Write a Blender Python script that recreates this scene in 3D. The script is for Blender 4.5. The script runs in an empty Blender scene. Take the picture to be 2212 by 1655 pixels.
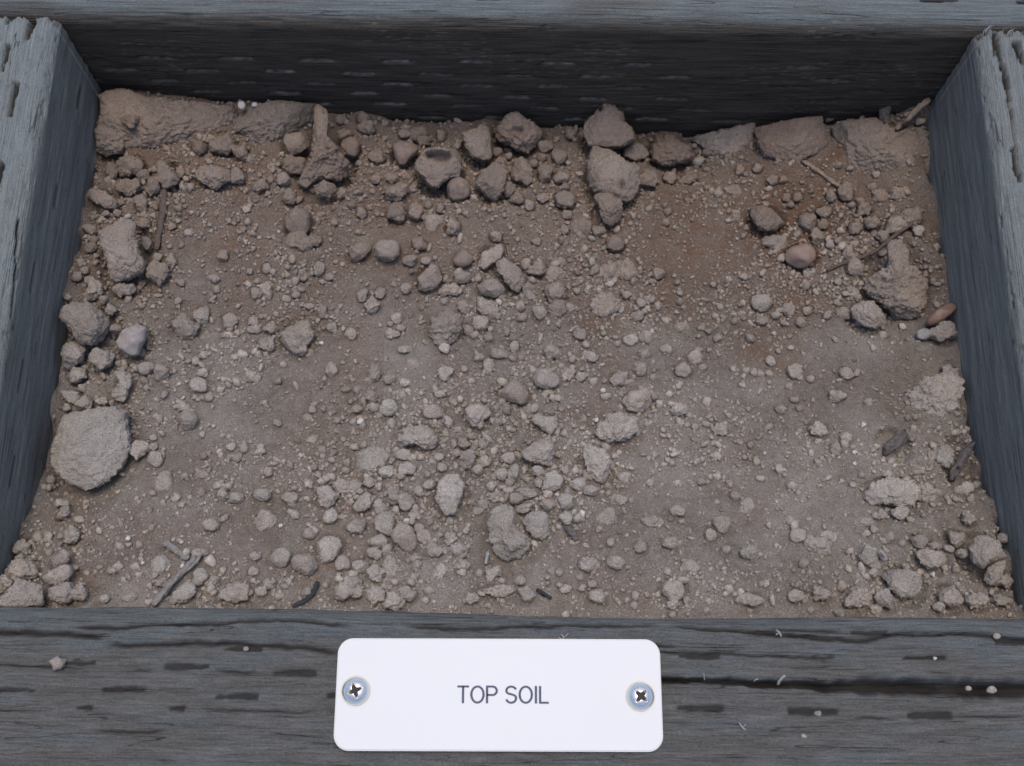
import bpy, bmesh, math, random, time
import numpy as np
T0 = time.time()
random.seed(7); RNG = np.random.default_rng(11)
scene = bpy.context.scene
COL = scene.collection

# ------------------------------------------------------------------ camera
F, TH, RO, H0, CX = 2417.44, 1.2532, 0.01426, 0.2732, 0.00084   # focal length in px of a 2212 px wide picture
_r = np.array([1., 0, 0]); _u = np.array([0, math.sin(TH), math.cos(TH)]); CW = np.array([0, math.cos(TH), -math.sin(TH)])
CR = _r*math.cos(RO) + _u*math.sin(RO); CU = _u*math.cos(RO) - _r*math.sin(RO)
CAM = np.array([CX, 0, H0])
cd = bpy.data.cameras.new('camera'); cam = bpy.data.objects.new('camera', cd); COL.objects.link(cam)
from mathutils import Matrix, Vector
m = Matrix([[CR[i], CU[i], -CW[i], CAM[i]] for i in range(3)] + [[0, 0, 0, 1]])
cam.matrix_world = m
cd.sensor_width = 36; cd.lens = F/2212*36; cd.clip_start = 0.01; cd.clip_end = 50
cd.dof.use_dof = True; cd.dof.focus_distance = 0.302; cd.dof.aperture_fstop = 30
scene.camera = cam

# ------------------------------------------------------------------ light
SUN_EL, SUN_AZ = math.radians(83), math.radians(2)     # azimuth measured clockwise from +Y
w = bpy.data.worlds.new('World'); scene.world = w; w.use_nodes = True
nt = w.node_tree; bg = nt.nodes['Background']; bg.inputs['Strength'].default_value = 0.135
sky = nt.nodes.new('ShaderNodeTexSky'); sky.sky_type = 'NISHITA'; sky.sun_disc = False
sky.sun_elevation = SUN_EL; sky.sun_rotation = SUN_AZ; sky.dust_density = 1.5; sky.air_density = 1.0; sky.ozone_density = 1.0
nt.links.new(sky.outputs[0], bg.inputs[0])
sl = bpy.data.lights.new('sun', 'SUN'); sl.energy = 1.5; sl.angle = math.radians(32); sl.color = (1.0, 0.89, 0.76)
sun = bpy.data.objects.new('sun', sl); COL.objects.link(sun)
sd = Vector((math.sin(SUN_AZ)*math.cos(SUN_EL), math.cos(SUN_AZ)*math.cos(SUN_EL), math.sin(SUN_EL)))
sun.rotation_euler = sd.to_track_quat('Z', 'Y').to_euler()
scene.view_settings.view_transform = 'Standard'; scene.view_settings.look = 'None'
scene.view_settings.gamma = 1; scene.view_settings.exposure = 0.44

# ------------------------------------------------------------------ helpers
def ray(px, py):
    a = np.asarray(px, float)-1106; b = np.asarray(py, float)-827.5
    return (a/F)[..., None]*CR - (b/F)[..., None]*CU + CW
def at_z(px, py, z):
    d = ray(px, py); t = (z-CAM[2])/d[..., 2]
    return CAM + d*np.asarray(t)[..., None]
def at_axis(px, py, k, v):
    d = ray(px, py); return CAM + d*((v-CAM[k])/d[..., k])[..., None]

_perm = np.random.default_rng(5).permutation(256); _perm = np.concatenate([_perm, _perm, _perm])
_g = np.array([[1,1,0],[-1,1,0],[1,-1,0],[-1,-1,0],[1,0,1],[-1,0,1],[1,0,-1],[-1,0,-1],[0,1,1],[0,-1,1],[0,1,-1],[0,-1,-1],[1,1,0],[-1,1,0],[0,-1,1],[0,-1,-1]], float)
def pn(x, y, z=0.0, s=0):
    x, y, z = np.broadcast_arrays(np.asarray(x, float)+s*17.31, np.asarray(y, float)+s*5.77, np.asarray(z, float)+s*9.13)
    xi, yi, zi = np.floor(x).astype(int), np.floor(y).astype(int), np.floor(z).astype(int)
    xf, yf, zf = x-xi, y-yi, z-zi
    xi &= 255; yi &= 255; zi &= 255
    fu, fv, fw = [t*t*t*(t*(t*6-15)+10) for t in (xf, yf, zf)]
    out = 0
    for i in (0, 1):
        for j in (0, 1):
            for k in (0, 1):
                g = _g[_perm[_perm[_perm[(xi+i) & 255] + ((yi+j) & 255)] + ((zi+k) & 255)] & 15]
                dot = g[..., 0]*(xf-i) + g[..., 1]*(yf-j) + g[..., 2]*(zf-k)
                out = out + dot*(fu if i else 1-fu)*(fv if j else 1-fv)*(fw if k else 1-fw)
    return out
def fbm(x, y, z=0.0, octv=4, s=0, gain=.5):
    o = 0; a = 1.0
    for i in range(octv):
        o = o + a*pn(x, y, z, s+i*3); a *= gain; x = x*2.03; y = y*2.03; z = z*2.03
    return o
def sst(a, b, x):
    t = np.clip((x-a)/(b-a), 0, 1); return t*t*(3-2*t)

def mesh_np(name, V, Fc, smooth=True, **attrs):
    me = bpy.data.meshes.new(name)
    V = np.asarray(V, np.float32); Fc = np.asarray(Fc, np.int32); n = Fc.shape[1]
    me.vertices.add(len(V)); me.vertices.foreach_set('co', V.ravel())
    me.loops.add(Fc.size); me.loops.foreach_set('vertex_index', Fc.ravel())
    me.polygons.add(len(Fc)); me.polygons.foreach_set('loop_start', np.arange(0, Fc.size, n, dtype=np.int32))
    me.polygons.foreach_set('use_smooth', np.full(len(Fc), smooth))
    for k, v in attrs.items():
        v = np.asarray(v, np.float32)
        if v.ndim == 2:
            a = me.attributes.new(k, 'FLOAT_VECTOR', 'POINT'); a.data.foreach_set('vector', v.ravel())
        else:
            a = me.attributes.new(k, 'FLOAT', 'POINT'); a.data.foreach_set('value', v)
    me.update(calc_edges=True); me.validate()
    return me
def link(name, me, mat, parent=None, loc=None):
    o = bpy.data.objects.new(name, me); COL.objects.link(o)
    if mat is not None and me is not None: me.materials.append(mat)
    if loc is not None: o.location = [float(v) for v in loc]
    if parent is not None: o.parent = parent
    return o
def tag(o, label=None, cat=None, group=None, kind=None):
    if label: o['label'] = label
    if cat: o['category'] = cat
    if group: o['group'] = group
    if kind: o['kind'] = kind
    return o

# ------------------------------------------------------------------ materials
class NT:
    def __init__(s, name, rough=1.0, spec=.25, metal=0.0):
        s.m = bpy.data.materials.new(name); s.m.use_nodes = True; s.t = s.m.node_tree
        s.b = s.t.nodes['Principled BSDF']; s.b.inputs['Roughness'].default_value = rough
        s.b.inputs['Specular IOR Level'].default_value = spec; s.b.inputs['Metallic'].default_value = metal
    def n(s, typ, **kw):
        x = s.t.nodes.new(typ)
        for k, v in kw.items():
            if k.startswith('i_'): x.inputs[k[2:].replace('_', ' ')].default_value = v
            else: setattr(x, k, v)
        return x
    def l(s, a, b): s.t.links.new(a, b)
    def attr(s, name):
        return s.n('ShaderNodeAttribute', attribute_name=name)
    def noise(s, vec, scale, detail=4, rough=.6):
        x = s.n('ShaderNodeTexNoise'); x.inputs['Scale'].default_value = scale; x.inputs['Detail'].default_value = detail
        x.inputs['Roughness'].default_value = rough; s.l(vec, x.inputs['Vector']); return x.outputs['Fac']
    def mix(s, fac, a, b, mode='MIX'):
        x = s.n('ShaderNodeMix', data_type='RGBA', blend_type=mode)
        for i, v in ((0, fac), (6, a), (7, b)):
            if isinstance(v, (int, float)): x.inputs[i].default_value = v
            elif isinstance(v, tuple): x.inputs[i].default_value = (*v, 1)
            else: s.l(v, x.inputs[i])
        return x.outputs[2]
    def math(s, op, a, b=0.0, clamp=False):
        x = s.n('ShaderNodeMath', operation=op, use_clamp=clamp)
        for i, v in ((0, a), (1, b)):
            if isinstance(v, (int, float)): x.inputs[i].default_value = v
            else: s.l(v, x.inputs[i])
        return x.outputs[0]
    def ramp(s, v, lo, hi, a=0.0, b=1.0):
        x = s.n('ShaderNodeMapRange'); x.inputs[1].default_value = lo; x.inputs[2].default_value = hi
        x.inputs[3].default_value = a; x.inputs[4].default_value = b; s.l(v, x.inputs[0]); return x.outputs[0]
    def bump(s, h, dist, strength=1.0, prev=None):
        x = s.n('ShaderNodeBump'); x.inputs['Distance'].default_value = dist; x.inputs['Strength'].default_value = strength
        s.l(h, x.inputs['Height'])
        if prev is not None: s.l(prev, x.inputs['Normal'])
        return x.outputs[0]
    def scale(s, col, val):
        x = s.n('ShaderNodeVectorMath', operation='SCALE'); s.l(col, x.inputs[0])
        if isinstance(val, (int, float)): x.inputs['Scale'].default_value = val
        else: s.l(val, x.inputs['Scale'])
        return x.outputs[0]

def soil_material(name, bump=1.0, base=(.325, .284, .247), dark=(.222, .186, .154), red=(.215, .128, .083)):
    k = NT(name, 1.0, .12)
    pos = k.n('ShaderNodeNewGeometry').outputs['Position']
    big = k.noise(pos, 45, 3); mid = k.noise(pos, 420, 4); fine = k.noise(pos, 3200, 3, .7)
    c = k.mix(k.ramp(big, .36, .62), base, dark)
    c = k.mix(k.ramp(mid, .35, .7, 0, .5), c, (.40, .357, .318))
    c = k.mix(k.attr('warm').outputs['Fac'], c, red)
    v = k.math('MULTIPLY', k.ramp(fine, .30, .70, .58, 1.45), k.math('ADD', k.attr('tint').outputs['Fac'], 1.0))
    c = k.scale(c, v)
    speck = k.ramp(k.noise(pos, 2600, 1, .5), .735, .76, 0, .7)
    c = k.mix(speck, c, (.5, .45, .40))
    k.l(c, k.b.inputs['Base Color'])
    b1 = k.bump(k.noise(pos, 1500, 5, .75), .0008*bump)
    b2 = k.bump(fine, .00035*bump, 1.0, b1)
    k.l(b2, k.b.inputs['Normal'])
    return k.m
M_SOIL = soil_material('dry_soil', 1.4)
M_CLOD = soil_material('clod_soil', .9, (.44, .396, .350), (.35, .305, .264))
M_GRAIN = soil_material('crumb_soil', .4, (.33, .293, .255), (.225, .190, .157))
def plain(name, col, rough=.9, spec=.2, metal=0.0, noise=None, nscale=900, bump=0.0, dark=None):
    k = NT(name, rough, spec, metal)
    pos = k.n('ShaderNodeNewGeometry').outputs['Position']
    f = k.noise(pos, nscale, 4)
    d = dark or tuple(v*.65 for v in col)
    k.l(k.mix(k.ramp(f, .35, .68), col, d), k.b.inputs['Base Color'])
    if bump: k.l(k.bump(f, bump), k.b.inputs['Normal'])
    return k.m

def wood_material(name, base, alt, slot, dust, pale=(.3, .24, .18), gs=(60, 900), bump=1.0, streak=.5):
    """attributes: guv = (along the grain, across the grain), slot, dust, pale"""
    k = NT(name, .92, .22)
    g = k.attr('guv').outputs['Vector']
    mp = k.n('ShaderNodeMapping'); mp.inputs['Scale'].default_value = (gs[0], gs[1], 1); k.l(g, mp.inputs['Vector'])
    m2 = k.n('ShaderNodeMapping'); m2.inputs['Scale'].default_value = (45, 330, 1); k.l(g, m2.inputs['Vector'])
    gr = k.noise(mp.outputs[0], 1.0, 4, .65); pt = k.noise(m2.outputs[0], 1.0, 4, .6)
    pos = k.n('ShaderNodeNewGeometry').outputs['Position']
    fine = k.noise(pos, 2600, 4, .75)
    c = k.mix(k.ramp(pt, .35, .68), base, alt)
    c = k.mix(k.attr('dust').outputs['Fac'], c, dust)
    c = k.scale(c, k.ramp(gr, .25, .78, 1-streak, 1+streak))
    c = k.scale(c, k.ramp(fine, .3, .7, .7, 1.34))
    m3 = k.n('ShaderNodeMapping'); m3.inputs['Scale'].default_value = (12, 260, 1); k.l(g, m3.inputs['Vector'])
    ck = k.noise(m3.outputs[0], 1.0, 3, .5); ck = k.math('ABSOLUTE', k.math('SUBTRACT', ck, .5))
    ckm = k.math('MULTIPLY', k.ramp(ck, .0, .007, .9, 0), k.ramp(pt, .47, .60, 0, 1))
    c = k.mix(ckm, c, slot)
    c = k.mix(k.attr('slot').outputs['Fac'], c, slot)
    c = k.mix(k.attr('pale').outputs['Fac'], c, pale)
    k.l(c, k.b.inputs['Base Color'])
    b = k.bump(k.math('SUBTRACT', gr, ckm), .0006*bump); b = k.bump(fine, .00015*bump, 1, b)
    k.l(b, k.b.inputs['Normal'])
    return k.m
M_FRONT = wood_material('weathered_front_timber', (.144, .142, .135), (.108, .101, .092), (.040, .036, .034), (.13, .144, .148), gs=(110, 1900), bump=1.6, streak=.40)
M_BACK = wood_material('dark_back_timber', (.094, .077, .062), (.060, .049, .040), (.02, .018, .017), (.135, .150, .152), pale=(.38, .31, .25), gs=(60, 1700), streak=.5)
M_SIDE = wood_material('weathered_side_timber', (.198, .205, .200), (.146, .150, .146), (.035, .030, .026), (.185, .202, .200), pale=(.17, .165, .15), gs=(60, 2400), streak=.42)
M_FIBRE = plain('bleached_wood_fibre', (.33, .325, .305), .8, .2, nscale=1500)

# ------------------------------------------------------------------ the ground below
gr_me = mesh_np('ground', [(-3, -3, -.0905), (3, -3, -.0905), (3, 3, -.0905), (-3, 3, -.0905)], [(0, 1, 2, 3)], warm=np.zeros(4), tint=np.zeros(4))
tag(link('ground', gr_me, M_SOIL), 'bare earth under the timber box', kind='structure')

# ------------------------------------------------------------------ timber box
XL, XR, YB, YF = -.1314, .1335, .1995, .0317
box = link('timber_box', None, None)
box.location = (0, .11, -.089)
tag(box, 'weathered grey timber box of incised beams holding the top soil', 'timber box')
BOXLOC = np.array([0, .11, -.089])

def profile(segs):
    """segs: list of (kind, ...) -> arrays of 2D points and normals, s length"""
    P = []; N = []
    for sg in segs:
        if sg[0] == 'L':
            (a0, b0), (a1, b1), step = sg[1], sg[2], sg[3]
            n = max(1, int(math.hypot(a1-a0, b1-b0)/step)); dx, dy = a1-a0, b1-b0; L = math.hypot(dx, dy)
            for i in range(n): P.append((a0+dx*i/n, b0+dy*i/n)); N.append((-dy/L, dx/L))
        else:
            (ca, cb), r, t0, t1, step = sg[1:]
            n = max(2, int(abs(t1-t0)*r/step))
            for i in range(n):
                t = t0+(t1-t0)*i/n; P.append((ca+r*math.cos(t), cb+r*math.sin(t))); N.append((math.cos(t), math.sin(t)))
    return np.array(P), np.array(N)
def beam(name, segs, us, to_world, disp, mat, label):
    P, N = profile(segs)
    s = np.concatenate([[0], np.cumsum(np.hypot(*np.diff(P, axis=0).T))])
    U, S = np.meshgrid(us, np.arange(len(P)), indexing='ij')
    A = P[S, 0]; B = P[S, 1]; NA = N[S, 0]; NB = N[S, 1]; SS = s[S]
    h, slot, dust, pale = disp(U, A, B, NA, NB, SS)
    W = to_world(U, A+NA*h, B+NB*h)
    nu, ns = U.shape
    i = np.arange(nu-1)[:, None]; j = np.arange(ns)[None, :]; j2 = (j+1) % ns
    q = np.stack([i*ns+j, i*ns+j2, (i+1)*ns+j2, (i+1)*ns+j], -1).reshape(-1, 4)
    V = W.reshape(-1, 3)
    # end caps: a rim of quads to the centre line
    e0 = V[:ns].mean(0); e1 = V[-ns:].mean(0)
    V = np.vstack([V, e0, e1]); c0 = len(V)-2; c1 = len(V)-1
    jj = np.arange(0, ns-1, 2)
    cap0 = np.stack([np.full(len(jj), c0), (jj+2) % ns, jj+1, jj], -1); b0 = (nu-1)*ns
    cap1 = np.stack([np.full(len(jj), c1), b0+jj, b0+jj+1, b0+(jj+2) % ns], -1)
    q = np.vstack([q, cap0, cap1])
    pad = lambda a: np.append(a.ravel(), [0, 0])
    guv = np.vstack([np.stack([U.ravel(), SS.ravel(), U.ravel()*0], -1), [[0, 0, 0], [0, 0, 0]]])
    me = mesh_np(name, V-BOXLOC, q, guv=guv, slot=pad(slot), dust=pad(dust), pale=pad(pale))
    o = link(name, me, mat, box); o['label'] = label
    return o

def poly_crack(U, Y, pts, w, depth, s, taper=.006):
    """groove along a polyline of picture points laid on the beam top"""
    pts = np.array(pts, float); depth = depth*(.75+.5*pn(U*90, s*2.7)); Wd = at_z(pts[:, 0], pts[:, 1], 0.0)
    o = np.argsort(Wd[:, 0]); x = Wd[o, 0]; y = Wd[o, 1]; ww = pts[o, 2] if pts.shape[1] > 2 else np.full(len(x), w)
    yc = np.interp(U, x, y) + .0005*pn(U*160, s*3.3) + .00025*pn(U*520, s*7.1)
    wl = np.interp(U, x, ww)*(.75+.6*np.abs(pn(U*220, s+.5)))
    end = sst(x[0], x[0]+taper, U)*(1-sst(x[-1]-taper, x[-1], U))
    # steep lower lip, softer upper lip
    d = (Y-yc)/wl
    g = np.exp(-np.abs(d)**2.5)
    return -depth*g*end, g*end
def slots(U, Y, L, seed, depth=.0010):
    h = 0; mk = 0
    rg = np.random.default_rng(seed)
    for (x0, x1, yy, hw) in L:
        A = at_z(x0, yy, 0.); B = at_z(x1, yy, 0.)
        cx, cy = (A+B)[:2]/2; hl = abs(B[0]-A[0])/2; hh = hw*.000068
        slope = (B[1]-A[1])/(B[0]-A[0]+1e-9)
        n = .0002*pn(U*600, Y*600, seed)
        m = sst(-hl-.0003, -hl+.0004, U-cx+n*2)*(1-sst(hl-.0004, hl+.0003, U-cx+n*2))
        tt = np.clip((U-cx)/hl*(1 if rg.uniform() < .5 else -1), -1, 1)
        hhu = hh*(.98-.38*sst(-.2, 1, -tt)+.35*pn(U*420, seed*3.1+cx*900))
        d = np.abs(Y-(cy+slope*(U-cx))+n+.00022*pn(U*330, cx*500, 0, 2))
        m = m*(1-sst(hhu*.6, hhu*1.3, d)); k = rg.uniform(.35, 1.0)
        h = h - depth*k*m; mk = np.maximum(mk, m)
    return h, mk

# front beam -------------------------------------------------------
def disp_front(U, A, B, NA, NB, SS):
    top = (NB > .3)
    Y = A
    h = .00022*fbm(U*30, SS*260, 0, 4, 1) + .0001*fbm(U*260, SS*900, 0, 3, 9) + .0005*fbm(U*10, SS*45, 0, 2, 4)
    step = pn(U*9, SS*75, 0, 31); h = h + .00045*(sst(-.03, .03, step)-.5) + .0003*(sst(-.02, .03, pn(U*14, SS*130, 0, 37))-.5)
    sl = 0
    cr = [([(-60, 1366), (60, 1367), (150, 1373), (246, 1374)], .0007, .0022),
          ([(140, 1353), (250, 1356), (350, 1349), (470, 1346), (520, 1342), (640, 1341), (775, 1354)], .0005, .0013),
          ([(210, 1395), (340, 1393), (400, 1389), (540, 1392), (640, 1399), (760, 1414)], .0006, .0018),
          ([(257, 1451), (352, 1446)], .0004, .001), ([(440, 1449), (580, 1455)], .0004, .001),
          ([(-60, 1436), (90, 1440), (200, 1448)], .0003, .0007),
          ([(180, 1576), (260, 1580), (320, 1583), (380, 1573)], .0004, .0009),
          ([(410, 1531), (520, 1534), (640, 1542), (700, 1536)], .0003, .0006),
          ([(760, 1396), (900, 1398), (1100, 1400), (1300, 1390), (1480, 1398)], .0004, .0010),
          ([(860, 1352), (1000, 1360), (1180, 1352), (1434, 1350)], .0005, .0011),
          ([(1434, 1351), (1575, 1358), (1680, 1370), (1780, 1381), (1870, 1383), (1930, 1371), (2060, 1368), (2212, 1381), (2300, 1384)], .0006, .0019),
          ([(1400, 1409), (1600, 1415), (1820, 1424)], .0004, .0009),
          ([(1330, 1462, .0005), (1434, 1468, .0006), (1560, 1473, .0007), (1680, 1478, .0009), (1780, 1484, .0011), (1860, 1483, .0016), (1960, 1485, .0020), (2100, 1489, .0019), (2320, 1494, .0018)], .001, .0085),
          ([(1820, 1550), (1950, 1555)], .0003, .0007), ([(2060, 1549), (2230, 1550)], .0003, .0006),
          ([(1434, 1505), (1470, 1508)], .0003, .0007), ([(1640, 1356), (1760, 1360), (1840, 1364)], .0005, .001)]
    for i, (p, wd, dp) in enumerate(cr):
        a, b = poly_crack(U, Y, p, wd, dp, i+1); a = np.where(top, a, 0); h = h + a; sl = np.maximum(sl, np.where(top, b, 0)*(1 if i != 12 else 1))
    S1 = [(141, 207, 1433, 9), (353, 450, 1441, 13), (590, 685, 1454, 13), (485, 566, 1402, 11), (-60, 76, 1491, 9), (218, 313, 1490, 11), (467, 559, 1505, 13), (706, 790, 1503, 10),
          (1466, 1555, 1418, 11), (1754, 1803, 1420, 7), (1951, 2046, 1421, 8), (1462, 1564, 1530, 12), (1701, 1810, 1538, 13), (1958, 2056, 1546, 15),
          (1838, 1919, 1366, 13), (1603, 1673, 1365, 13), (2150, 2240, 1386, 14), (165, 200, 1530, 9), (365, 400, 1530, 10)]
    a, b = slots(U, Y, S1, 3); h = h + np.where(top, a, 0); sl = np.maximum(sl, np.where(top, b, 0)*.9)
    dust = sst(YF-.012, YF-.003, A)*(.7+.5*pn(U*40, SS*300, 0, 5)) + sst(.1, .4, pn(U*35, SS*240, 0, 15))*.6
    pale = np.zeros_like(U)
    return h, sl, np.clip(dust, 0, 1)*.8, pale
r = .0045
segs = [('L', (-.055, -.004), (-.055+.004, 0), .004), ('L', (-.051, 0), (-.022, 0), .0025), ('L', (-.022, 0), (YF-r, 0), .00036), ('A', (YF-r, -r), r, math.pi/2, 0, .0004),
        ('L', (YF, -r), (YF, -.02), .001), ('L', (YF, -.02), (YF, -.089), .01), ('L', (YF, -.089), (-.055, -.089), .02), ('L', (-.055, -.089), (-.055, -.004), .02)]
us = np.concatenate([np.linspace(-.22, -.138, 20)[:-1], np.arange(-.138, .138, .00046), np.linspace(.138, .22, 20)])
beam('beam', segs, us, lambda U, A, B: np.stack([U, A, B], -1), disp_front, M_FRONT, 'front beam, cracked and grey, carrying the white name plate')

# back beam --------------------------------------------------------
def wallrows():
    rows = []
    mid = at_axis(np.array(1106.), np.array(0.), 1, YB)
    data = [(47, 203), (124, 335), (150, 262), (175, 355), (197, 287), (219, 357), (243, 285)]
    data2 = {}
    for (py, x0) in data:
        P = at_axis(np.array(float(x0)), np.array(float(py)), 1, YB); rows.append((P[2], P[0]))
    return rows
ROWS = wallrows(); PER = .0246
def disp_back(U, A, B, NA, NB, SS):
    # profile coordinates: A = y, B = z ; the front face looks to -y
    face = NA < -.5
    h = .00015*fbm(U*25, SS*300, 0, 4, 2) + .0002*fbm(U*8, SS*60, 0, 2, 6) + .00012*fbm(U*150, SS*1200, 0, 2, 8)
    sl = np.zeros_like(U); pale = np.zeros_like(U)
    for ri, (z, x0) in enumerate(ROWS):
        k0 = int((-.2-x0)//PER); 
        for k in range(k0, k0+18):
            rg = np.random.default_rng(1000+ri*60+k+40)
            cx = x0+k*PER+rg.normal()*.0004; vis = rg.uniform()
            if ri == 0 and cx > -.03: continue
            if cx > .06 and vis < .55: continue
            hl = .0043*rg.uniform(.85, 1.1); zz = z+rg.normal()*.0003+.0003*pn(U*120, k*3.3+ri)
            m = face*sst(-hl-.0012, -hl+.0002, U-cx)*(1-sst(hl-.0002, hl+.0012, U-cx))
            if ri == 0: m = m*.25
            h = h - .0008*m*np.exp(-((B-zz)/.0006)**2)
            fade = rg.uniform(.25, 1.0)*(1-.45*sst(.02, .1, cx))
            nn = np.clip(.5+1.1*pn(U*420, B*2500, k), 0, 1)
            pale = np.maximum(pale, m*np.exp(-((B-zz+.0005)/.00042)**2)*fade*nn)
            sl = np.maximum(sl, m*np.exp(-((B-zz-.0003)/.0005)**2)*.8)
    # small scattered scuffs in the old wood
    sc = sst(.32, .5, pn(U*300, SS*2200, 0, 21))*sst(0, .3, pn(U*30, SS*70, 0, 22))*face
    pale = np.maximum(pale, sc*.3)
    top = NB > .9
    a, b = slots(U, A, [(1985, 2072, 0, 9), (2195, 2290, 3, 9), (1790, 1840, -7, 8)], 9)
    h = h+np.where(top, a, 0); sl = np.maximum(sl, np.where(top, b, 0))
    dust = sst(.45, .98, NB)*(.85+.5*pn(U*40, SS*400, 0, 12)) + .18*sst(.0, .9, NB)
    stain = sst(.15, .45, pn(U*22, SS*60, 0, 77))*sst(.5, .95, NB)*.3
    return h, sl, np.clip(dust-stain, 0, 1), pale
r = .0062
segs = [('L', (YB, -.089), (YB, -.062), .01), ('L', (YB, -.062), (YB, -r), .00045), ('A', (YB+r, -r), r, math.pi, math.pi/2, .0005),
        ('L', (YB+r, 0), (YB+.016, 0), .0006), ('L', (YB+.016, 0), (YB+.089, 0), .02), ('L', (YB+.089, 0), (YB+.089, -.089), .02), ('L', (YB+.089, -.089), (YB, -.089), .02)]
us = np.concatenate([np.linspace(-.22, -.162, 20)[:-1], np.arange(-.162, .165, .0007), np.linspace(.165, .22, 20)])
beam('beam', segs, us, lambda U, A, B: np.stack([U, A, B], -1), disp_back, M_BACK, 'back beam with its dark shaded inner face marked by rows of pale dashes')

# side beams -------------------------------------------------------
def make_side(sgn):
    X0 = XL if sgn < 0 else XR
    R = .0042
    def pxslots(L):   # (x,y0,y1,halfwidth px) picture -> slots across the other axis
        out = []
        for (x, y0, x1, y1, hw) in L:
            a = at_z(float(x), float(y0), 0.); b = at_z(float(x1), float(y1), 0.); out.append((a, b, hw*.000115))
        return out
    if sgn < 0:
        SL = pxslots([(70, 36, 56, 80, 9), (16, 96, 4, 150, 8), (34, 180, 20, 248, 10), (0, 352, -8, 400, 8), (58, -10, 62, 46, 8), (20, 30, 14, 50, 6)])
        CRK = pxslots([(38, 470, 20, 640, 1.8), (20, 640, 2, 820, 3.0)])
        FACE = [(172, 210, 22, .9), (72, 600, 24, .6), (47, 813, 26, .5), (122, 425, 20, .35), (28, 1020, 24, .5)]
    else:
        SL = pxslots([(2150, 70, 2166, 150, 8), (2171, 157, 2181, 214, 10), (2190, 324, 2203, 390, 10), (2196, 90, 2210, 135, 10), (2181, 214, 2192, 324, 4), (2166, 140, 2172, 165, 6)])
        CRK = pxslots([(2118, 110, 2133, 209, 2.2), (2133, 209, 2156, 390, 1.8), (2168, 460, 2193, 650, 1.8), (2193, 640, 2209, 800, 1.6), (2140, 70, 2150, 120, 2)])
        FACE = []
    def disp(U, A, B, NA, NB, SS):
        # U = y, A = outward distance from the inner face (0 = inner face), B = z
        top = NB > .3
        X = X0 + sgn*A
        h = -.0005*top*sst(.28, .5, fbm(U*260, SS*420, 0, 3, 33)) + .00022*top*fbm(U*420, SS*620, 0, 3, 35) + .00016*fbm(U*22, SS*380, 0, 4, 40+sgn) + .00016*fbm(U*9, SS*80, 0, 2, 50+sgn) + .00006*fbm(U*300, SS*900, 0, 3, 60)
        sl = np.zeros_like(U); pale = np.zeros_like(U)
        for (L, dp, cut) in ((SL, .0024, 1.0), (CRK, .0018, .8)):
            for n_, (a, b, hw) in enumerate(L):
                d = b-a; LL = math.hypot(d[0], d[1]); tx, ty = d[0]/LL, d[1]/LL
                al = (X-a[0])*tx+(U-a[1])*ty; ac = np.abs(-(X-a[0])*ty+(U-a[1])*tx + .00035*pn(U*200, n_*4.1+sgn, 0, 3)+.0002*pn(U*700, n_, 0, 4))
                hw_ = hw*(.9+.5*pn(al*500, n_*7.7, 0, 6)-.35*sst(0, 1, al/LL)); m_ = sst(-.0008, .0004, al+.0006*pn(ac*2500, n_, 0, 7))*(1-sst(LL-.0004, LL+.0008, al))*(1-sst(hw_*.6, hw_*1.4, ac))*top
                h = h-dp*m_; sl = np.maximum(sl, m_*cut)
        for (x, y, hl, f) in FACE:
            P = at_axis(np.array(float(x)), np.array(float(y)), 0, X0); hl_ = hl*.00016
            m_ = (NA < -.5)*sst(-hl_-.001, -hl_, U-P[1])*(1-sst(hl_, hl_+.001, U-P[1]))
            h = h-.0009*m_*np.exp(-((B-P[2])/.0006)**2)
            pale = np.maximum(pale, f*m_*np.exp(-((B-P[2]-.0003)/.0004)**2)); sl = np.maximum(sl, .8*m_*np.exp(-((B-P[2]+.0004)/.0005)**2))
        # fine pale raised grain lines on the inner face
        ln = pn(U*9, SS*620, 0, 70+sgn); br = sst(.0, .35, pn(U*70, SS*300, 0, 80))
        pale = np.maximum(pale, sst(.28, .48, ln)*br*.6*(1-sl))
        dust = sst(.3, .97, NB)*(.9+.35*pn(U*60, SS*300, 0, 90)) + .10
        if sgn > 0: dust = dust*.62
        # chewed far end
        e = sst(YB-.004, YB-.001, U)*top*np.clip(pn(SS*900, U*300, 0, 99)+.1, 0, 1)*(.0018 if sgn < 0 else .003)
        return h-e, sl, np.clip(dust, 0, 1), pale
    segs = [('L', (0, -.089), (0, -.062), .01), ('L', (0, -.062), (0, -R), .0006), ('A', (R, -R), R, math.pi, math.pi/2, .00045),
            ('L', (R, 0), (.030, 0), .0005), ('L', (.030, 0), (.089, 0), .02), ('L', (.089, 0), (.089, -.089), .02), ('L', (.089, -.089), (0, -.089), .02)]
    us = np.concatenate([np.arange(YF+.0006, YB-.004, .0006), np.linspace(YB-.004, YB-.0008, 12)])
    f = lambda U, A, B: np.stack([X0+sgn*A, U - .0012*np.abs(pn(A*700, B*300, 0, 3))*sst(YB-.004, YB-.001, U), B], -1)
    return beam('beam', segs, us, f, disp, M_SIDE, ('left' if sgn < 0 else 'right')+' side beam with long slots in its pale top' )
BL = make_side(-1); BR = make_side(1)
# flip normals of the beams whose winding came out inside-out
for o in list(box.children):
    me = o.data; bm = bmesh.new(); bm.from_mesh(me); bmesh.ops.recalc_face_normals(bm, faces=bm.faces); bm.to_mesh(me); bm.free()

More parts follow.
